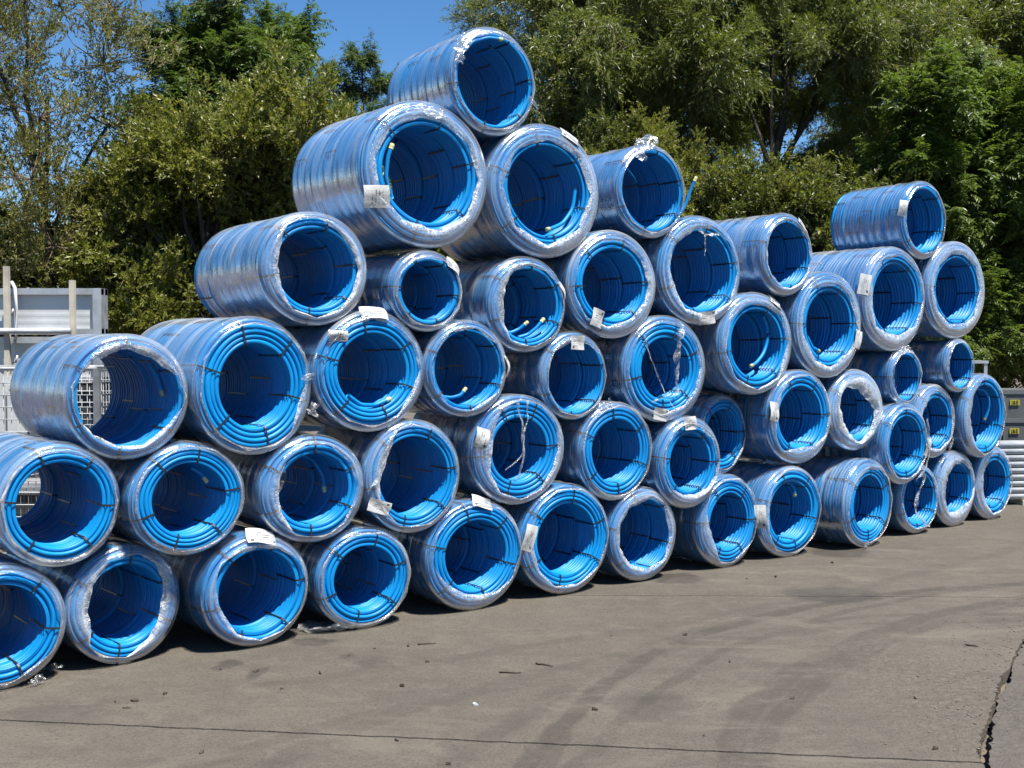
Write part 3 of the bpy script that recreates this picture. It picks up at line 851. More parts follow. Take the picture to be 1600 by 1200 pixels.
B('C4', 3.772, 1.508, .305, 0, .85, .76, 4, .024, 'blue pipe coil with wide open bore, pale tail end inside, label at right edge',
  .86, .03, bunch=.8, labels=[(2, 'r', 0, .16, .06)], tails=[[(-130, .72, .20), (-105, .62, .12), (-88, .55, .10), (-75, .46, .10)]])
B('C5', 4.623, 1.451, .295, 0, .85, .80, 4, .023, 'small blue pipe coil with clear printed label bridging the top of its bore',
  [(0, .92), (30, .88), (60, .80), (85, .76), (105, .76), (140, .82), (170, .80), (200, .86), (240, .92), (280, .94), (320, .93)], labels=[(88, 'i', 0, .13, .11)], bunch=.9)
B('C6', 5.451, 1.486, .388, 0, .9, .58, 4, .028, 'blue pipe coil with a thick white film rope hanging straight down its bore',
  [(0, .80), (35, .82), (70, .84), (100, .88), (140, .90), (180, .92), (220, .92), (260, .86), (300, .80), (330, .78)], labels=[(-100, 'f', 0, .16, .10)], bunch=.8,
  strands=[([(68, .78, -.03), (62, .55, -.03), (50, .32, -.02), (-20, .22, -.02), (-62, .5, -.02)], .055), ([(135, .85, -.02), (160, .45, -.03), (250, .42, -.03), (-75, .82, -.02)], .012), ([(235, .72, -.02), (260, .5, -.02), (-62, .5, -.02)], .02)], tufts=[(66, .8, -.03, (.08, .10, .05), .8)])
B('C7', 6.392, 1.666, .402, 0, .85, .66, 4, .030, 'blue pipe coil with a long capped tail sweeping down through its bore',
  [(0, .80), (40, .82), (75, .76), (110, .80), (150, .84), (190, .86), (230, .88), (270, .90), (310, .86)], labels=[(58, 'r', 0, .17, .10)], tails=[[(60, .62, .06), (30, .60, .08), (0, .50, .08), (-30, .42, .07), (-70, .40, .06), (-88, .42, .06)]])
B('C8', 7.236, 1.816, .426, 0, .85, .64, 4, .030, 'large blue pipe coil with a white label on the right of its cloudy rim',
  .80, .04, labels=[(-18, 'f', 0, .18, .11)], tails=[[(-160, .62, .02), (-135, .6, .02), (-118, .55, .02)]], milk=.36)
B('C9', 8.276, 1.383, .246, 0, .85, .76, 4, .025, 'small blue pipe coil, of two such coils the one with white film bunched on top', .90, .03, near=False, bunch=.6, tufts=[(100, .95, -.01, (.18, .10, .04), .8)])
B('C10', 9.083, 1.472, .241, 0, .8, .78, 4, .025, 'small blue pipe coil beside the hedge with evenly tight film and open bore', .90, .03, near=False, bunch=.5)
# --- fourth row
B('D1', 2.751, 2.082, .329, 0, 1.0, .70, 4, .024, 'blue pipe coil with heavy cloudy film collar round its bore, against the sallow bush',
  [(0, .78), (30, .74), (60, .78), (88, .90), (105, .92), (125, .90), (150, .72), (180, .68), (210, .72), (240, .84), (270, .86), (300, .82), (330, .76)], bunch=1.4, milk=.42)
B('D2', 3.49, 1.979, .253, 0, .85, .72, 4, .024, 'small blue pipe coil under the biggest coil with a printed label at upper right',
  [(0, .93), (30, .90), (60, .84), (90, .78), (120, .80), (150, .88), (190, .92), (240, .94), (290, .94), (330, .94)], labels=[(42, 'r', -20, .13, .10)], bunch=.8)
B('D3', 4.233, 1.913, .315, 0, .85, .72, 4, .025, 'blue pipe coil with pale capped ends in its bore, glittering film on one side',
  [(0, .90), (30, .86), (60, .82), (90, .80), (120, .76), (150, .66), (180, .62), (210, .70), (240, .86), (280, .90), (320, .92)], labels=[(20, 'r', 0, .14, .06)], bunch=1.4,
  tails=[[(-130, .66, .16), (-105, .6, .13), (-85, .5, .12), (-65, .42, .10)], [(-100, .68, .06), (-80, .62, .05), (-60, .55, .03), (-38, .52, .02)]])
B('D4', 4.958, 2.065, .38, 0, .9, .65, 4, .027, 'blue pipe coil with a folded paper tag at the lower left of its bore',
  [(0, .76), (40, .78), (80, .80), (115, .84), (150, .88), (190, .90), (225, .88), (260, .80), (300, .72), (335, .74)], labels=[(-122, 'i', -15, .12, .14)], milk=.36)
B('D5', 5.795, 2.19, .405, 0, .85, .72, 4, .028, 'blue pipe coil with cloudy torn film at the top of its bore and label below',
  [(0, .86), (40, .86), (70, .82), (100, .76), (125, .72), (150, .80), (180, .78), (210, .72), (240, .80), (280, .84), (320, .86)], labels=[(-82, 'f', 0, .18, .11)], milk=.46,
  strands=[([(100, .74, -.02), (85, .62, -.02), (60, .78, -.02)], .03), ([(88, .64, -.02), (86, .45, -.02), (84, .28, -.02)], .012)])
B('D6', 6.729, 2.351, .322, 0, .85, .74, 4, .027, 'blue pipe coil lying alone on top of two larger coils, hedge behind it',
  .80, .03, labels=[(52, 'r', 0, .16, .08)], bunch=.9)
B('D7', 8.104, 2.044, .446, 0, 1.05, .66, 4, .031, 'large long blue pipe coil under the topmost one near the grey boxes, label beside bore',
  [(0, .88), (40, .86), (80, .84), (120, .82), (160, .80), (195, .74), (220, .80), (250, .70), (280, .70), (320, .80)], labels=[(165, 'r', 0, .20, .11)], milk=.40, near=False)
B('D8', 9.009, 2.146, .444, 0, .85, .64, 4, .031, 'large blue pipe coil resting on a small coil beside the leafy ash tree',
  .76, .04, milk=.40, near=False)
# --- upper rows
B('E1', 3.482, 2.673, .449, 0, .88, .66, 5, .028, 'biggest blue pipe coil, long drum with square label and yellow cap at its bore',
  [(0, .80), (35, .78), (70, .76), (100, .76), (135, .78), (170, .80), (205, .78), (240, .76), (280, .76), (320, .80)], labels=[(206, 'f', 22, .15, .19)], milk=.34, tails=[[(215, .64, .02), (190, .63, .02), (165, .62, .01), (152, .63, .0)]], tufts=[(86, .82, -.02, (.26, .10, .03), .7)], yaw=2.5)
B('E2', 4.384, 2.648, .443, 0, .85, .66, 4, .028, 'large blue pipe coil right beside the biggest one, yellow capped tail at bore bottom',
  [(0, .78), (45, .78), (90, .76), (135, .78), (180, .78), (225, .80), (270, .82), (315, .78)], labels=[(63, 'r', 0, .19, .10)], milk=.36, tails=[[(10, .64, .05), (-20, .62, .05), (-50, .58, .04), (-76, .55, .02), (-88, .56, .0)]])
B('E3', 5.305, 2.722, .329, 0, .85, .80, 4, .024, 'thin-walled blue pipe coil with shredded film on top and a pipe end sticking out',
  [(0, .97), (35, .97), (70, .95), (100, .86), (130, .84), (160, .86), (190, .90), (230, .92), (270, .93), (320, .96)], tufts=[(100, .98, -.01, (.26, .16, .07), .8), (122, .86, -.03, (.08, .16, .05), .7)], milk=.26, bunch=.7,
  tails=[[(-40, .92, .01), (-15, .97, -.01), (5, 1.05, -.03), (16, 1.16, -.05)]])
B('E4', 8.512, 2.733, .334, 0, .75, .78, 5, .029, 'tightly ribbed blue pipe coil on top of the stack end, against the ash tree',
  .88, .03, labels=[(165, 'r', 0, .16, .08)], bunch=.6, near=False, milk=.24)
B('F1', 3.97, 3.292, .331, 0, .82, .80, 5, .024, 'topmost blue pipe coil of the whole stack with torn white film at its rim',
  [(0, .95), (30, .90), (60, .86), (90, .86), (120, .84), (145, .82), (165, .92), (200, .97), (250, .97), (290, .96), (330, .94)], tufts=[(142, .90, -.02, (.16, .10, .05), .9), (160, .84, -.02, (.08, .07, .05), .8), (-20, .9, -.02, (.04, .18, .03), .7)], milk=.24, bunch=.7,
  tails=[[(150, .80, .02), (125, .80, .01), (100, .79, .0), (82, .78, -.01)]])

# ------------------------------------------------------------------ metal crates, rack and wire cage behind the stack
def frame_crate(loc, rz, W, D, Hh, label, dark=False):
    """framed metal panel: ribbed sheets in an angle frame"""
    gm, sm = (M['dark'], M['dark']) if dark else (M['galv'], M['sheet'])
    t = thing('framed_panel', label, 'panel', loc, rz, 'stacked framed panels')
    for name, b in (('top_rail', (0, W, -.03, .03, Hh - .055, Hh)), ('bottom_rail', (0, W, -.03, .03, 0, .05))):
        for yy in (0, D):
            obj(name, MB().box(b[0], b[1], b[2] + yy, b[3] + yy, b[4], b[5]).mesh(name), gm, t)
    for xx in (0, W - .075):
        for yy in (0, D):
            obj('corner_post', MB().box(xx, xx + .075, yy - .034, yy + .034, .0, Hh - .003).mesh('corner_post'), gm, t)
    for xx in (.003, W - .063):
        obj('end_rail', MB().box(xx, xx + .06, .036, D - .036, Hh - .058, Hh - .004).mesh('end_rail'), gm, t)
    # ribbed sheets: a shallow zigzag section
    n = 5
    for yy, s in ((0, 1), (D, -1)):
        V, q = [], []
        zz = np.linspace(.04, Hh - .05, n * 4 + 1)
        dep = np.where((np.arange(len(zz)) % 4) < 2, 0, .0012)
        for xx in (.05, W - .05):
            for z_, d_ in zip(zz, dep): V.append((xx, yy + s * (.012 + d_), z_))
        m = len(zz)
        q = [(i, m + i, m + i + 1, i + 1) for i in range(m - 1)]
        obj('side_sheet', mesh_np('side_sheet', V, q, None, False), sm, t)
    for xx in (.02, W - .04):
        obj('end_sheet', MB().box(xx, xx + .004, .03, D - .03, .04, Hh - .05).mesh('end_sheet'), sm, t)
    obj('floor_plate', MB().box(.03, W - .03, .03, D - .03, .012, .03).mesh('floor_plate'), sm, t)
    return t
ZC = 9.6
pr_ = at(160, 447, ZC)                           # right end of the top rail
cw = 2.6
tz = pr_.z
CR = -R_(2)
hts = .40
zlist = [tz - hts, tz - 2 * hts - .03, tz - 3 * hts - .06, tz - 4 * hts - .09, .14]
base = pr_ - Vector((cw, 0, 0))
names = ['galvanised framed panel on top of the panel stack behind the wire cage', 'galvanised framed panel second from the top, behind the tube rail',
         'framed panel coloured dark for shade, third from the top behind the wire cage', 'framed panel coloured dark for shade, fourth from the top behind the wire cage', 'framed panel coloured dark for shade, lowest in the stack behind the wire cage']
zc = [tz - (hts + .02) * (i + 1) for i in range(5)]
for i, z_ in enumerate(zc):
    frame_crate((base.x, ZC, z_), 0, cw, .09, hts, names[i], i > 1)  # lower panels have the shade behind the coils put into their colour
# timber bearers under the lowest crate
if zc[-1] > .02:
    for xx in (.3, 2.0):
        b = MB().box(0, .12, 0, .16, 0, zc[-1] - .002).mesh('timber_bearer')
        tag(obj('timber_bearer', b, M['timber'], None, (base.x + xx, ZC - .03, 0)), 'timber bearer under the panel stack, %s' % ('on the side away from the coils' if xx < 1 else 'on the side by the coils'), 'timber', 'bearers under the panels')
# tube rack in front of the framed panels
rk = thing('tube_rack', 'galvanised rack of upright posts and a horizontal tube in front of the framed panels', 'rack', (base.x, ZC - .16, 0))
for px, top in ((113, 438), (10, 416), (-110, 430)):
    p = at(px, top, ZC - .16)
    obj('post', MB().box(p.x - base.x - .022, p.x - base.x + .022, -.02, .02, 0, p.z).mesh('post'), M['timber'] if px > 0 else M['galv'], rk)
rz_ = at(60, 517, ZC - .22).z
obj('tube_rail', MB().tube([(0, -.048, rz_), (cw * .5, -.048, rz_), (cw - .20, -.048, rz_)], .026, 10).mesh('tube_rail', True), M['galv'], rk)
obj('tube_rail', MB().tube([(0, -.048, .4), (cw * .5, -.048, .4), (cw - .20, -.048, .4)], .026, 10).mesh('tube_rail', True), M['galv'], rk)
# lifting strap with hook over the upper crate
hx = at(24, 440, ZC).x - base.x
hk = thing('lifting_strap', 'pale lifting strap with a steel hook hung over the top panel rail', 'strap', (base.x, ZC, 0))
zs = tz
obj('webbing', MB().tube([(hx - .10, .02, zs + .015), (hx - .02, -.02, zs + .03), (hx + .02, -.055, zs - .02), (hx + .03, -.06, zs - .2), (hx + .03, -.06, zs - .40), (hx + .02, -.06, zs - .47)], [.012, .016, .016, .014, .013, .012], 8).mesh('webbing', True), M['sheet'], hk)
obj('hook', MB().tube([(hx - .05, -.06, zs - .05), (hx - .05, -.07, zs - .22), (hx - .03, -.08, zs - .26), (hx + .0, -.08, zs - .25), (hx + .01, -.07, zs - .20)], .010, 8).mesh('hook', True), M['galv'], hk)
obj('hook', MB().tube([(hx - .03, -.062, zs - .46), (hx - .03, -.07, zs - .62), (hx - .01, -.08, zs - .67), (hx + .03, -.08, zs - .66), (hx + .04, -.07, zs - .60)], .011, 8).mesh('hook', True), M['galv'], hk)

# wire cage
ZW = 7.15
wtop = at(60, 579, ZW).z
cx0, cx1 = at(-240, 600, ZW).x, at(152, 600, ZW).x
cg = thing('wire_cage', 'galvanised wire mesh cage pallet behind the blue coils', 'cage', (cx0, ZW, 0))
CW, CD = cx1 - cx0, .62
hw = MB().tube([(0, 0, 0), (CW / 2, 0, 0), (CW, 0, 0)], .0042, 6).mesh('wire', True)
dwm = MB().tube([(0, 0, 0), (0, CD / 2, 0), (0, CD, 0)], .0042, 6).mesh('wire', True)
vw = MB().tube([(0, 0, .14), (0, 0, .6), (0, 0, wtop)], .0022, 6).mesh('wire', True)
nz_ = int((wtop - .14) / .078)
for yy in (0, CD):
    for i in range(nz_ + 1):
        obj('wire', hw, M['wire'], cg, (0, yy - .006, .14 + i * (wtop - .14) / nz_))
    nv = int(CW / .05)
    for i in range(nv + 1):
        obj('wire', vw, M['wire'], cg, (i * CW / nv, yy, 0))
for xx in (0, CW):
    for i in range(nz_ + 1):
        obj('wire', dwm, M['wire'], cg, (xx, 0, .14 + i * (wtop - .14) / nz_))
    for i in range(1, 12):
        obj('wire', vw, M['wire'], cg, (xx, i * CD / 12, 0))
for xx in (0, CW):
    for yy in (0, CD):
        obj('corner_post', MB().box(xx - .02, xx + .02, yy - .022, yy + .018, 0, wtop + .01).mesh('corner_post'), M['wire'], cg)
for yy in (0, CD):
    obj('top_rail', MB().tube([(0, yy, wtop + .012), (CW / 2, yy, wtop + .012), (CW, yy, wtop + .012)], .013, 8).mesh('top_rail', True), M['wire'], cg)
obj('floor_plate', MB().box(.02, CW - .02, .02, CD - .02, .10, .13).mesh('floor_plate'), M['wire'], cg)
obj('shelf', MB().box(.02, CW - .02, .03, CD - .03, .70, .72).mesh('shelf'), M['wire'], cg)
obj('brace', MB().tube([(CW * .55, .02, .74), (CW * .8, .02, .83), (CW - .02, .02, .9)], .008, 6).mesh('brace', True), M['wire'], cg)
for i in range(7):                                # pale lengths standing in the cage
    xx = CW * (.42 + .026 * i)
    b = MB().box(-.03, .03, -.02, .02, .722, wtop - .06 + .05 * math.sin(i * 2.3))
    tag(obj('metal_profile', b.mesh('metal_profile'), M['sheet'], None, (cx0 + xx, ZW + .42 + .02 * math.cos(i * 3), 0)),
        'pale metal profile upright in the wire cage, %s from the blue coils' % ['seventh', 'sixth', 'fifth', 'fourth', 'third', 'second', 'first'][i], 'metal profile', 'profiles in the wire cage')

# ------------------------------------------------------------------ silver tubes and grey boxes at the far end
TG = gp(1572, 788)
tb_dir = Vector((1, .10, 0)).normalized()
tr = .0335
k_t = 0
tmesh = None
PVp = MB()
Lt = 3.0
aa = np.linspace(0, 2 * np.pi, 14, endpoint=False)
def hollow(L_, r0, r1):
    ring = lambda x, r_: np.stack([np.full(14, x), r_ * np.cos(aa), r_ * np.sin(aa)], -1)
    V = np.concatenate([ring(0, r0), ring(L_, r0), ring(L_, r1), ring(0, r1)])
    q = []
    for a_, b_ in ((0, 1), (1, 2), (2, 3), (3, 0)):
        for i in range(14):
            j = (i + 1) % 14
            q.append((a_ * 14 + i, a_ * 14 + j, b_ * 14 + j, b_ * 14 + i))
    return mesh_np('silver_tube', V, q)
tmesh = hollow(Lt, tr, tr - .004)
rzT = math.atan2(tb_dir.y, tb_dir.x)
start = gp(1552, 790)
side = Vector((-tb_dir.y, tb_dir.x, 0))
ORD = ['first', 'second', 'third', 'fourth', 'fifth', 'sixth', 'seventh', 'eighth', 'ninth']
for row in range(9):
    for c_ in range(3):
        p = start + side * (c_ * tr * 2.01 + tr) + tb_dir * random.uniform(-.03, .03)
        tag(obj('silver_tube', tmesh, M['tube'], None, (p.x, p.y, .055 + tr + row * tr * 2.0), (0, 0, rzT)),
            'silver tube in the stacked bundle, %s layer up, %s column' % (ORD[row], ('front', 'middle', 'rear')[c_]), 'tube', 'silver tubes in the bundle')
for kx in (.35, 1.5, 2.6):
    p = start + tb_dir * kx
    tag(obj('timber_bearer', MB().box(-.04, .04, -.02, .23, 0, .054).mesh('timber_bearer'), M['timber'], None, (p.x, p.y, 0), (0, 0, rzT)),
        'timber bearer on the concrete under the silver tubes, %s from the coils' % {.35: 'first', 1.5: 'second', 2.6: 'third'}[kx], 'timber', 'bearers under the tubes')
for kx in (1.0,):
    for sgn in (-1,):
        p = start + tb_dir * kx + side * (-.012)
BZ = 12.9
bx0 = at(1560, 650, BZ).x
bt = at(1580, 609, BZ).z
bh = .335
txt = bpy.data.curves.new('lettering', 'FONT'); txt.body = 'J&E'; txt.size = .062; txt.extrude = .0008; txt.align_x = 'CENTER'; txt.align_y = 'CENTER'
tob = bpy.data.objects.new('lettering_tmp', txt); COL.objects.link(tob)
dg = bpy.context.evaluated_depsgraph_get()
tme = bpy.data.meshes.new_from_object(tob.evaluated_get(dg)); tme.name = 'lettering'
bpy.data.objects.remove(tob)
bw, bd = .62, .5
blabels = ['grey lidded box on top of the box stack, small yellow label', 'grey lidded box second from the top of its stack, small yellow label', 'grey lidded box third from the top of its stack', 'grey lidded box lowest in the box stack on a pallet']
for col_, xo in ((0, 0.0), (1, bw + .03)):
    for i in range(3):
        zb = bt - bh * (i + 1)
        if zb < .02: break
        t = thing('storage_box', blabels[i] + (', by silver tubes' if col_ == 0 else ', further stack'), 'box', (bx0 + xo, BZ, zb), R_(3), 'grey boxes beyond the tubes')
        m_ = MB()
        v0 = np.array([(.02, .02, .001), (bw - .02, .02, .001), (bw - .02, bd - .02, .001), (.02, bd - .02, .001), (0, 0, bh - .05), (bw, 0, bh - .05), (bw, bd, bh - .05), (0, bd, bh - .05)], float)
        m_.add(v0, [(3, 2, 1, 0), (4, 5, 6, 7), (0, 1, 5, 4), (1, 2, 6, 5), (2, 3, 7, 6), (3, 0, 4, 7)])
        obj('body', m_.mesh('body'), M['box'], t)
        ld = obj('lid', MB().box(-.012, bw + .012, -.012, bd + .012, bh - .051, bh - .001).mesh('lid'), M['box'], t)
        obj('latch', MB().box(bw * .62, bw * .62 + .05, -.022, -.004, bh - .12, bh - .03).mesh('latch'), M['dark'], t)
        st = obj('sticker', MB().box(bw * .22, bw * .22 + .115, -.004, .004, bh * .46, bh * .46 + .062).mesh('sticker'), M['yellow'], t)
        obj('lettering', tme, M['ink'], st, (bw * .22 + .0575, -.0065, bh * .46 + .031), (R_(90), 0, 0))
        for rx_ in (.06, bw - .08):
            obj('rib', MB().box(rx_, rx_ + .02, -.006, .03, .03, bh - .06).mesh('rib'), M['box'], t)
    pal_top = bt - bh * 3
    if pal_top > .01:
        t = thing('timber_pallet', 'timber pallet under the grey boxes, ' + ('beside the silver tubes' if col_ == 0 else 'under the further stack'), 'pallet', (bx0 + xo, BZ, 0), R_(3))
        for q in range(4): obj('deck_board', MB().box(0, bw, q * .14, q * .14 + .10, pal_top - .025, pal_top - .003).mesh('deck_board'), M['timber'], t)
        for q in range(3): obj('bearer', MB().box(q * bw * .42, q * bw * .42 + .09, 0, .52, 0, pal_top - .026).mesh('bearer'), M['timber'], t)
# top of a galvanised rack peeping over the coils
pt = at(1533, 568, 13.4)
gr = thing('galvanised_stand', 'galvanised metal stand showing beside the grey boxes below the ash tree', 'stand', (pt.x - .5, 13.4, 0))
for xx in (0, .55):
    for yy in (0, .4): obj('post', MB().box(xx - .02, xx + .02, yy - .02, yy + .02, 0, pt.z).mesh('post'), M['galv'], gr)
obj('top_rail', MB().box(-.03, .58, -.03, .43, pt.z + .001, pt.z + .035).mesh('top_rail'), M['galv'], gr)

# ------------------------------------------------------------------ trees
def leaf_arrays(P, Dv, Nv, ln, wd):
    """one folded-free leaf (4 corner blade) per row"""
    Sd = np.cross(Dv, Nv); Sd /= np.linalg.norm(Sd, axis=1)[:, None] + 1e-9
    b = P; tip = P + Dv * ln[:, None]
    mid = P + Dv * (ln * .48)[:, None] + Nv * (ln * .06)[:, None]
    l = mid + Sd * (wd * .5)[:, None]; r = mid - Sd * (wd * .5)[:, None]
    return np.stack([b, l, tip, r], 1)
def unit(v): return v / (np.linalg.norm(v, axis=-1, keepdims=True) + 1e-9)

def clump(seed, nbr, ntw, nlf, ln, wd, droop, upturn, tlen, pinnate=False, open_=.0):
    """a branch clump about 1 m in radius: boughs, twigs and leaves in one mesh (0 leaf, 1 bark)"""
    r = np.random.default_rng(seed)
    bd = unit(r.normal(0, 1, (nbr, 3)) * [1, 1, .85] + [0, 0, .15])
    bl = r.uniform(.55, 1.18, nbr) * (1 - .25 * (bd[:, 2] < -.3))
    stems = []
    for i in range(nbr):
        stems.append((np.zeros(3), bd[i] * bl[i]))
    which = r.integers(0, nbr, ntw)
    tpos = r.uniform(.25, 1.0, ntw) ** .75
    tp = bd[which] * (bl[which] * tpos)[:, None] + r.normal(0, .075, (ntw, 3))
    td = unit(bd[which] * .7 + r.normal(0, .75, (ntw, 3)) + np.array([0, 0, upturn]))
    tl = tlen * r.uniform(.6, 1.3, ntw)
    ts = r.random(ntw)
    # leaves
    f = (np.tile(np.arange(nlf), ntw) + r.uniform(0, .8, ntw * nlf)) / nlf
    T = np.repeat(np.arange(ntw), nlf)
    base = tp[T] + td[T] * (tl[T] * (.1 + .9 * f))[:, None]
    base[:, 2] -= droop * (f ** 2) * tl[T]
    tdir = td[T].copy(); tdir[:, 2] -= droop * 1.6 * f; tdir = unit(tdir)
    rnd = unit(r.normal(0, 1, base.shape))
    side = unit(np.cross(tdir, rnd))
    if pinnate:
        s2 = np.where(np.tile(np.arange(nlf) % 2, ntw) == 0, 1, -1)[:, None]
        up = np.array([0, 0, 1.0]) + .4 * rnd[np.repeat(np.arange(ntw) * nlf, nlf)]
        sd = unit(np.cross(tdir, up)) * s2
        ld = unit(sd * .85 + tdir * .55 + np.array([0, 0, -.35]))
        nv = unit(np.array([0, 0, 1.0]) + .45 * rnd)
    else:
        ld = unit(tdir * .75 + side * .75 + np.array([0, 0, upturn * .4 - droop * .9]))
        nv = unit(r.normal(0, .7, base.shape) + np.array([0, -.15, .6]))
    nv = unit(nv - ld * (nv * ld).sum(1)[:, None])
    L_ = ln * r.uniform(.6, 1.25, len(base)); Wd = wd * r.uniform(.75, 1.2, len(base))
    Q = leaf_arrays(base, ld, nv, L_, Wd)
    nleaf = len(Q)
    tint = np.clip(ts[T] * .55 + r.random(nleaf) * .5, 0, 1)
    V = Q.reshape(-1, 3); quads = np.arange(nleaf * 4).reshape(-1, 4)
    tv = np.repeat(tint, 4)
    mb = MB()
    for a, b in stems:
        mid = (a + b) / 2 + r.normal(0, .06, 3)
        mb.tube([a, mid, b], [.011, .007, .003], 5, False)
    sel = r.permutation(ntw)[:int(ntw * .55)]
    for i in sel:
        e = tp[i] + td[i] * tl[i]; m2 = tp[i] + td[i] * tl[i] * .55
        e = e - [0, 0, droop * tl[i]]; m2 = m2 - [0, 0, droop * .3 * tl[i]]
        w_ = .0032
        o = np.array([w_, 0, w_])
        mb.add([tp[i] - o, tp[i] + o, m2 + o * .8, m2 - o * .8, e + o * .4, e - o * .4], [(0, 1, 2, 3), (3, 2, 4, 5)])
    bv = np.concatenate(mb.v); bq = np.concatenate([x.reshape(-1, 4) for x in mb.q]) + len(V)
    me = mesh_np('leaf_clump', np.concatenate([V, bv]), np.concatenate([quads, bq]), None, False)
    attr(me, 'tint', np.concatenate([tv, np.zeros(len(bv))]))
    me['nleaf'] = nleaf
    mi = np.concatenate([np.zeros(nleaf, np.int32), np.ones(len(bq), np.int32)])
    me.polygons.foreach_set('material_index', mi)
    return me
def pool(leafmat, n, **kw):
    out = []
    for i in range(n):
        me = clump(seed=kw['seed'] + i * 101, **{a: b for a, b in kw.items() if a != 'seed'})
        me.materials.append(leafmat); me.materials.append(M['twig'])
        out.append(me)
    return out
P_SALLOW = pool(M['sallow'], 3, seed=11, nbr=26, ntw=860, nlf=13, ln=.078, wd=.032, droop=.02, upturn=.35, tlen=.24)
P_OSIER = pool(M['osier'], 2, seed=21, nbr=20, ntw=250, nlf=12, ln=.078, wd=.024, droop=.0, upturn=.9, tlen=.34)
P_WILLOW = pool(M['willow'], 3, seed=31, nbr=24, ntw=820, nlf=14, ln=.105, wd=.022, droop=.45, upturn=.1, tlen=.34)
P_WSPARSE = pool(M['willow'], 2, seed=37, nbr=20, ntw=330, nlf=13, ln=.10, wd=.022, droop=.3, upturn=.2, tlen=.34)
P_ASH = pool(M['ash'], 3, seed=41, nbr=26, ntw=900, nlf=11, ln=.10, wd=.036, droop=.30, upturn=.15, tlen=.26, pinnate=True)
P_ASHD = pool(M['ashdark'], 2, seed=51, nbr=28, ntw=900, nlf=11, ln=.085, wd=.034, droop=.25, upturn=.2, tlen=.26, pinnate=True)
P_HEDGE = pool(M['hedge'], 2, seed=61, nbr=26, ntw=850, nlf=12, ln=.095, wd=.038, droop=.1, upturn=.3, tlen=.25)

def tree(name, label, cat, pl, px_base, depth, clumps, trunk_r=.09, group=None, trunk_px=None, lean=0.0):
    """clumps: (px, py, radius m, depth offset); trunk rises from the ground under px_base"""
    b = at(px_base, 600, depth)
    root = thing(name, label, cat, (b.x, depth, 0), 0, group)
    rd = random.Random(px_base * 7 + int(depth * 10))
    pts = []
    for (px, py, r_, dz) in clumps:
        p = at(px, py, depth + dz)
        pts.append((p, r_))
    zmax = max(p.z for p, _ in pts)
    topx = sum(p.x for p, _ in pts) / len(pts)
    h_t = zmax * .8
    # trunk through optional waypoints
    if trunk_px:
        tp = [Vector((0, 0, -.06))] + [at(x, y, depth) - Vector((b.x, depth, 0)) for x, y in trunk_px]
    else:
        tp = [Vector((0, 0, -.06)), Vector((.06, .03, h_t * .35)), Vector(((topx - b.x) * .5, 0, h_t * .7)), Vector(((topx - b.x) * .7, .05, h_t))]
    tn = len(tp)
    tP = np.array([v[:] for v in tp])
    tt = np.linspace(0, 1, tn); t2 = np.linspace(0, 1, 14)
    Q = np.stack([np.interp(t2, tt, tP[:, i]) for i in range(3)], 1)
    Q[1:-1] += np.array([[rd.uniform(-.03, .03), rd.uniform(-.03, .03), 0] for _ in range(12)])
    trunk = obj('trunk', MB().tube(Q, np.linspace(trunk_r, trunk_r * .3, 14), 8).mesh('trunk', True), M['bark'], root)
    for (p, r_) in pts:
        q = np.array((p - Vector((b.x, depth, 0)))[:])
        # limb from the trunk below the clump
        k_ = int(np.clip(np.searchsorted(Q[:, 2], q[2] * .62), 1, 13))
        s_ = Q[k_]
        m1 = s_ * .6 + q * .4 + np.array([rd.uniform(-.1, .1), rd.uniform(-.1, .1), rd.uniform(0, .15)])
        m2 = s_ * .25 + q * .75 + np.array([rd.uniform(-.08, .08), rd.uniform(-.08, .08), rd.uniform(0, .12)])
        if rd.random() < .62 or len(pts) < 9: obj('limb', MB().tube([s_, m1, m2, q], [trunk_r * .42, trunk_r * .3, trunk_r * .2, .014], 6).mesh('limb', True), M['bark'], root)
        me = rd.choice(pl)
        obj('crown', me, None, root, q, (rd.uniform(-.3, .3), rd.uniform(-.3, .3), rd.uniform(0, 6.28)), (r_ * rd.uniform(.9, 1.1), r_ * rd.uniform(.9, 1.1), r_ * rd.uniform(.85, 1.1)))
    return root

def fill(x0, x1, y0, y1, r0, r1, n, dz, seed):
    rd = random.Random(seed); out = []
    cols = max(1, int(round(math.sqrt(n * (x1 - x0) / max(1, y1 - y0))))); rows = max(1, int(math.ceil(n / cols)))
    for i in range(cols):
        for j in range(rows):
            out.append((x0 + (x1 - x0) * (i + .5 + rd.uniform(-.35, .35)) / cols, y0 + (y1 - y0) * (j + .5 + rd.uniform(-.35, .35)) / rows, rd.uniform(r0, r1), rd.uniform(-dz, dz)))
    return out

tree('hedge_bush', 'tall dark bush running on from the osier beyond the panels', 'bush', P_HEDGE, -330, 13.0, fill(-620, -90, 20, 560, .8, 1.05, 22, .7, 21), .08)
tree('osier_tree', 'tall thin grey-green osier with upright twigs and sky showing through, above the framed panels', 'tree', P_OSIER, 70, 12.6,
     fill(-60, 190, -60, 430, .55, .80, 15, .8, 1), .08)
tree('sallow_bush', 'broad olive-green sallow bush with rounded leaves behind the coils by the panels', 'bush', P_SALLOW, 330, 13.0,
     [(c[0], c[1] + max(0, (330 - c[0]) * .35), c[2], c[3]) for c in fill(120, 500, 190, 500, .62, .85, 20, .6, 2)] + [(250, 215, .5, 0), (470, 215, .55, 0), (390, 200, .5, 0)], .09)
tree('ash_tree', 'dark green rounded ash tree standing behind the sallow bush', 'tree', P_ASHD, 370, 20.0,
     fill(250, 455, 20, 270, .8, 1.05, 15, .8, 3) + [(350, 0, .8, 0), (500, 210, .8, 0), (515, 260, .8, 0)], .16)
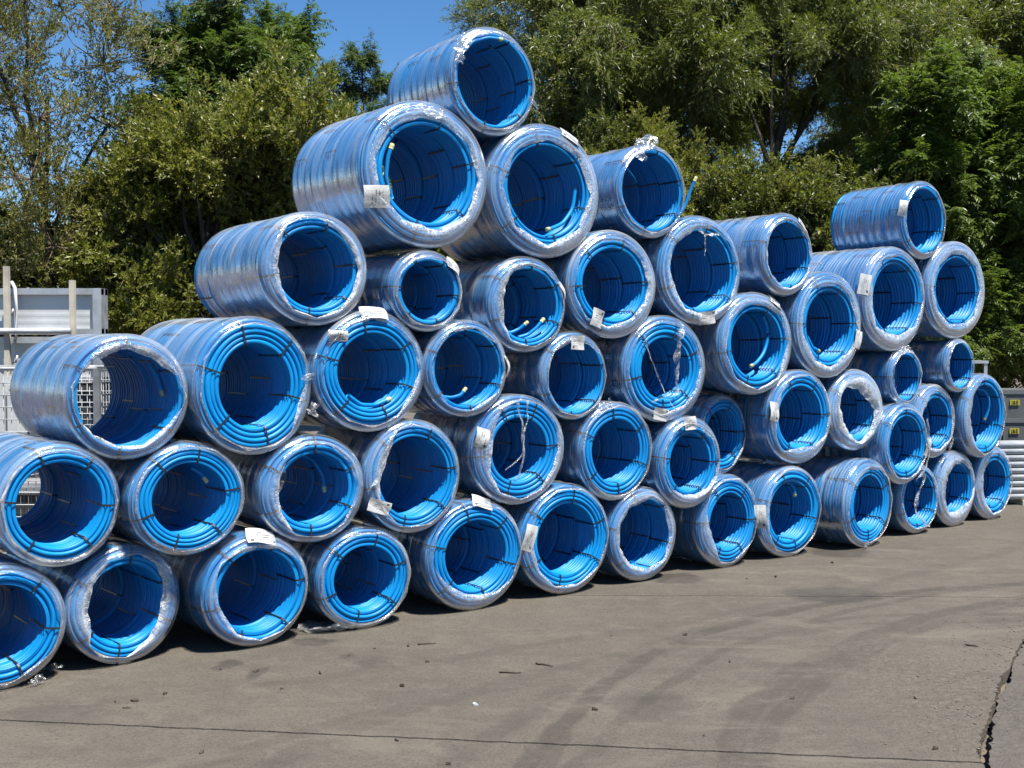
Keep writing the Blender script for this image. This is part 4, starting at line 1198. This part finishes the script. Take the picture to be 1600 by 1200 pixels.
tree('ash_tree', 'small dark tree alone against the sky beside the topmost coil', 'tree', P_ASHD, 560, 21.0,
     [(565, 88, .42, 0), (545, 125, .55, 0), (590, 135, .5, .2), (560, 190, .75, 0), (600, 210, .6, 0), (530, 230, .6, .3), (585, 270, .7, 0)], .10)
tree('willow_tree', 'big willow with drooping narrow leaves behind the topmost and largest coils', 'tree', P_WILLOW + P_WSPARSE[:1], 1040, 15.5,
     fill(860, 1130, -40, 230, .62, .9, 16, .9, 5) + fill(850, 960, 180, 340, .6, .85, 6, .6, 6), .09,
     trunk_px=[(1052, 420), (1048, 300), (1046, 200), (1044, 110), (1046, 40), (1030, -60)])
tree('willow_tree', 'pale loose willow top with sky showing between its leaves, over the topmost coil', 'tree', P_WSPARSE, 830, 17.5,
     [(740, 35, .5, 0), (780, 0, .6, 0), (800, 60, .6, 0), (850, 20, .7, 0), (870, 90, .7, 0), (830, 130, .7, 0), (770, 75, .5, .3), (850, 180, .8, 0)], .10)
tree('willow_tree', 'willow with dark forked trunk and bright sky gaps behind its limbs', 'tree', P_WILLOW, 1205, 15.8,
     fill(1110, 1400, -50, 110, .6, .85, 10, .9, 8) + [(1170, 150, .5, .3), (1260, 160, .5, .2), (1330, 170, .6, 0), (1300, 110, .6, 0), (1360, 230, .6, .4), (1280, 250, .4, .5), (1310, 300, .5, .4)], .10,
     trunk_px=[(1208, 420), (1208, 330), (1212, 250), (1222, 180), (1232, 110), (1226, 60), (1215, -40)])
tree('willow_tree', 'shaded willow further back, filling in behind the forked trunk', 'tree', P_WSPARSE + P_HEDGE[:1], 1150, 19.5,
     fill(1010, 1420, 150, 400, .7, 1.0, 13, .8, 31), .09)
tree('willow_tree', 'leafy willow top above the bright green ash at the end of the stack', 'tree', P_WILLOW, 1500, 17.5,
     fill(1380, 1680, -50, 170, .7, 1.0, 13, .9, 9), .15)
tree('ash_tree', 'bright green ash with long drooping leaflets over the grey boxes', 'tree', P_ASH, 1530, 14.6,
     fill(1410, 1680, 150, 560, .55, .8, 26, .5, 10) + [(1500, 110, .45, 0), (1450, 190, .5, 0), (1390, 250, .5, 0), (1370, 330, .5, 0)], .11)
tree('hedge_bush', 'low dense green hedge bush behind the middle of the coil stack', 'bush', P_SALLOW[:1] + P_HEDGE[:1], 1080, 14.2,
     fill(950, 1250, 265, 440, .5, .7, 15, .4, 11) + [(960, 225, .4, 0), (1010, 215, .4, 0)], .06)
tree('hedge_bush', 'darker hedge bush behind the coils between willow trunk and ash', 'bush', P_HEDGE, 1320, 14.6,
     fill(1210, 1420, 300, 520, .5, .7, 11, .4, 12), .06)
tree('hedge_bush', 'dark low bush seen through the gaps under the largest coils', 'bush', P_HEDGE, 760, 15.5,
     fill(480, 940, 300, 560, .7, .95, 16, .5, 13), .06)
tree('hedge_bush', 'dark undergrowth at the foot of the osier behind the panels', 'bush', P_HEDGE, 60, 15.0,
     fill(-120, 300, 390, 590, .7, .95, 12, .5, 14), .06)
tree('hedge_bush', 'dark undergrowth below the ash tree beyond the grey boxes', 'bush', P_HEDGE, 1560, 17.0,
     fill(1250, 1720, 380, 600, .8, 1.1, 14, .5, 15), .06)

# ------------------------------------------------------------------ litter on the yard
def litter(name, label, cat, me, mat, p, rot=(0, 0, 0), z=0.0, group=None):
    return tag(obj(name, me, mat, None, (p.x, p.y, z), rot), label, cat, group)
def twig_mesh(L_, r_, seed):
    rd = random.Random(seed)
    pts = [(L_ * (i / 5 - .5), rd.uniform(-.06, .06) * L_, r_ + rd.uniform(0, .02) * L_) for i in range(6)]
    return MB().tube(pts, np.linspace(r_, r_ * .5, 6), 6).mesh('twig', True)
litter('twig', 'thin straight dark twig on the concrete below the bare-faced coil', 'twig', twig_mesh(.10, .0045, 1), M['dryleaf'], gp(667, 1007), (0, 0, R_(12)), 0, 'twigs on the yard')
litter('twig', 'forked dark twig lying in the open middle of the concrete slab', 'twig', twig_mesh(.10, .005, 2), M['dryleaf'], gp(850, 1040), (0, 0, R_(-30)), 0, 'twigs on the yard')
litter('twig', 'bent brown twig next to the forked one on the open concrete', 'twig', twig_mesh(.11, .005, 3), M['dryleaf'], gp(797, 1052), (0, 0, R_(-8)), 0, 'twigs on the yard')
litter('twig', 'short twig lying on the broken concrete beside the crack', 'twig', twig_mesh(.07, .006, 4), M['dryleaf'], gp(1518, 1010), (0, 0, R_(-40)), 0, 'twigs on the yard')
def scrap(sz, seed, milk=.4): return crumple_mesh(sz, seed, 14, .35, milk, 'film_scrap')
litter('film_scrap', 'crumpled clear film scrap on the concrete between two ground row coils', 'plastic film', scrap((.34, .16, .07), 5, .22), M['film'], gp(510, 985), (0, 0, .3), .028)
litter('film_scrap', 'small crumpled film scrap at the foot of the coil by the wire cage', 'plastic film', scrap((.16, .10, .05), 6, .3), M['film'], gp(70, 1050), (0, 0, .6), .022)
litter('film_scrap', 'dirty tuft of film on the concrete beside the coil with film pulled to one side', 'plastic film', scrap((.10, .08, .07), 8, .5), M['film'], gp(1178, 864), (0, 0, .2), .03)
def leafbit(sz, seed):
    r = np.random.default_rng(seed)
    n = 7
    a = np.linspace(0, 2 * np.pi, n, endpoint=False)
    rad = sz * r.uniform(.5, 1, n)
    top = np.stack([rad * np.cos(a), rad * np.sin(a) * .5, r.uniform(.004, .014, n)], -1)
    bot = top * [1, 1, 0] + [0, 0, .0006]
    V = np.concatenate([top, bot, [[0, 0, .012 + sz * .1]], [[0, 0, .0006]]])
    tris = [(i, (i + 1) % n, 2 * n) for i in range(n)] + [(n + (i + 1) % n, n + i, 2 * n + 1) for i in range(n)]
    quads = [(n + i, n + (i + 1) % n, (i + 1) % n, i) for i in range(n)]
    return mesh_np('leaf_litter', V, quads, tris, False)
litter('soil_clod', 'dark clod of soil on the concrete near the slab joint', 'clod', leafbit(.032, 3), M['dryleaf'], gp(211, 1096))
litter('soil_clod', 'flat pale brown crumb next to the dark clod of soil', 'clod', leafbit(.022, 4), M['soil'], gp(197, 1107))
litter('paper_scrap', 'tiny white paper scrap alone on the open concrete', 'paper', leafbit(.018, 5), M['sheet'], gp(742, 1102))
bits = [(585, 1014), (638, 1010), (668, 1035), (180, 1097), (400, 1050), (500, 1053), (440, 1077), (628, 1073), (315, 1177), (620, 1158), (955, 994), (1070, 993), (1140, 1035), (1167, 905),
        (1212, 902), (1238, 1092), (1430, 1092), (1462, 1171), (1300, 880), (545, 1025), (345, 1047), (258, 1085), (700, 1195), (1100, 1150), (930, 1110), (1012, 905)]
lb_ = leafbit(.014, 9)
for i, (x, y) in enumerate(bits):
    s_ = .6 + .7 * ((i * 37) % 10) / 10
    o = litter('leaf_litter', 'tiny dark crumb of leaf litter lying on the bare concrete', 'litter', lb_, M['dryleaf'], gp(x, y), (0, 0, i * 1.7), 0, 'crumbs of litter on the yard')
    o.scale = (s_, s_, s_)
# loose chips broken out along the crack
rdc = random.Random(12)
V, q = [], []
n_ = 0
cm = MB()
for i in range(260):
    k_ = rdc.randrange(len(K)); p = K[k_]
    off = -abs(rdc.gauss(.10, .16)) if rdc.random() < .85 else rdc.uniform(0, .06)
    p = p + Vector((off, rdc.uniform(-.05, .05), 0))
    s_ = rdc.uniform(.002, .007)
    Mx = Matrix.Translation((p.x, p.y, s_ * .22)) @ Matrix.Rotation(rdc.uniform(0, 6), 4, 'Z') @ Matrix.Rotation(rdc.uniform(-.3, .3), 4, 'X')
    cm.box(-s_, s_, -s_ * rdc.uniform(.5, .9), s_ * .7, -s_ * .3, s_ * .35, Mx)
ch = obj('concrete_chips', cm.mesh('concrete_chips'), M['stone'])
ch['kind'] = 'stuff'; ch['label'] = 'loose pale chips of broken concrete scattered along the crack'; ch['category'] = 'chips'
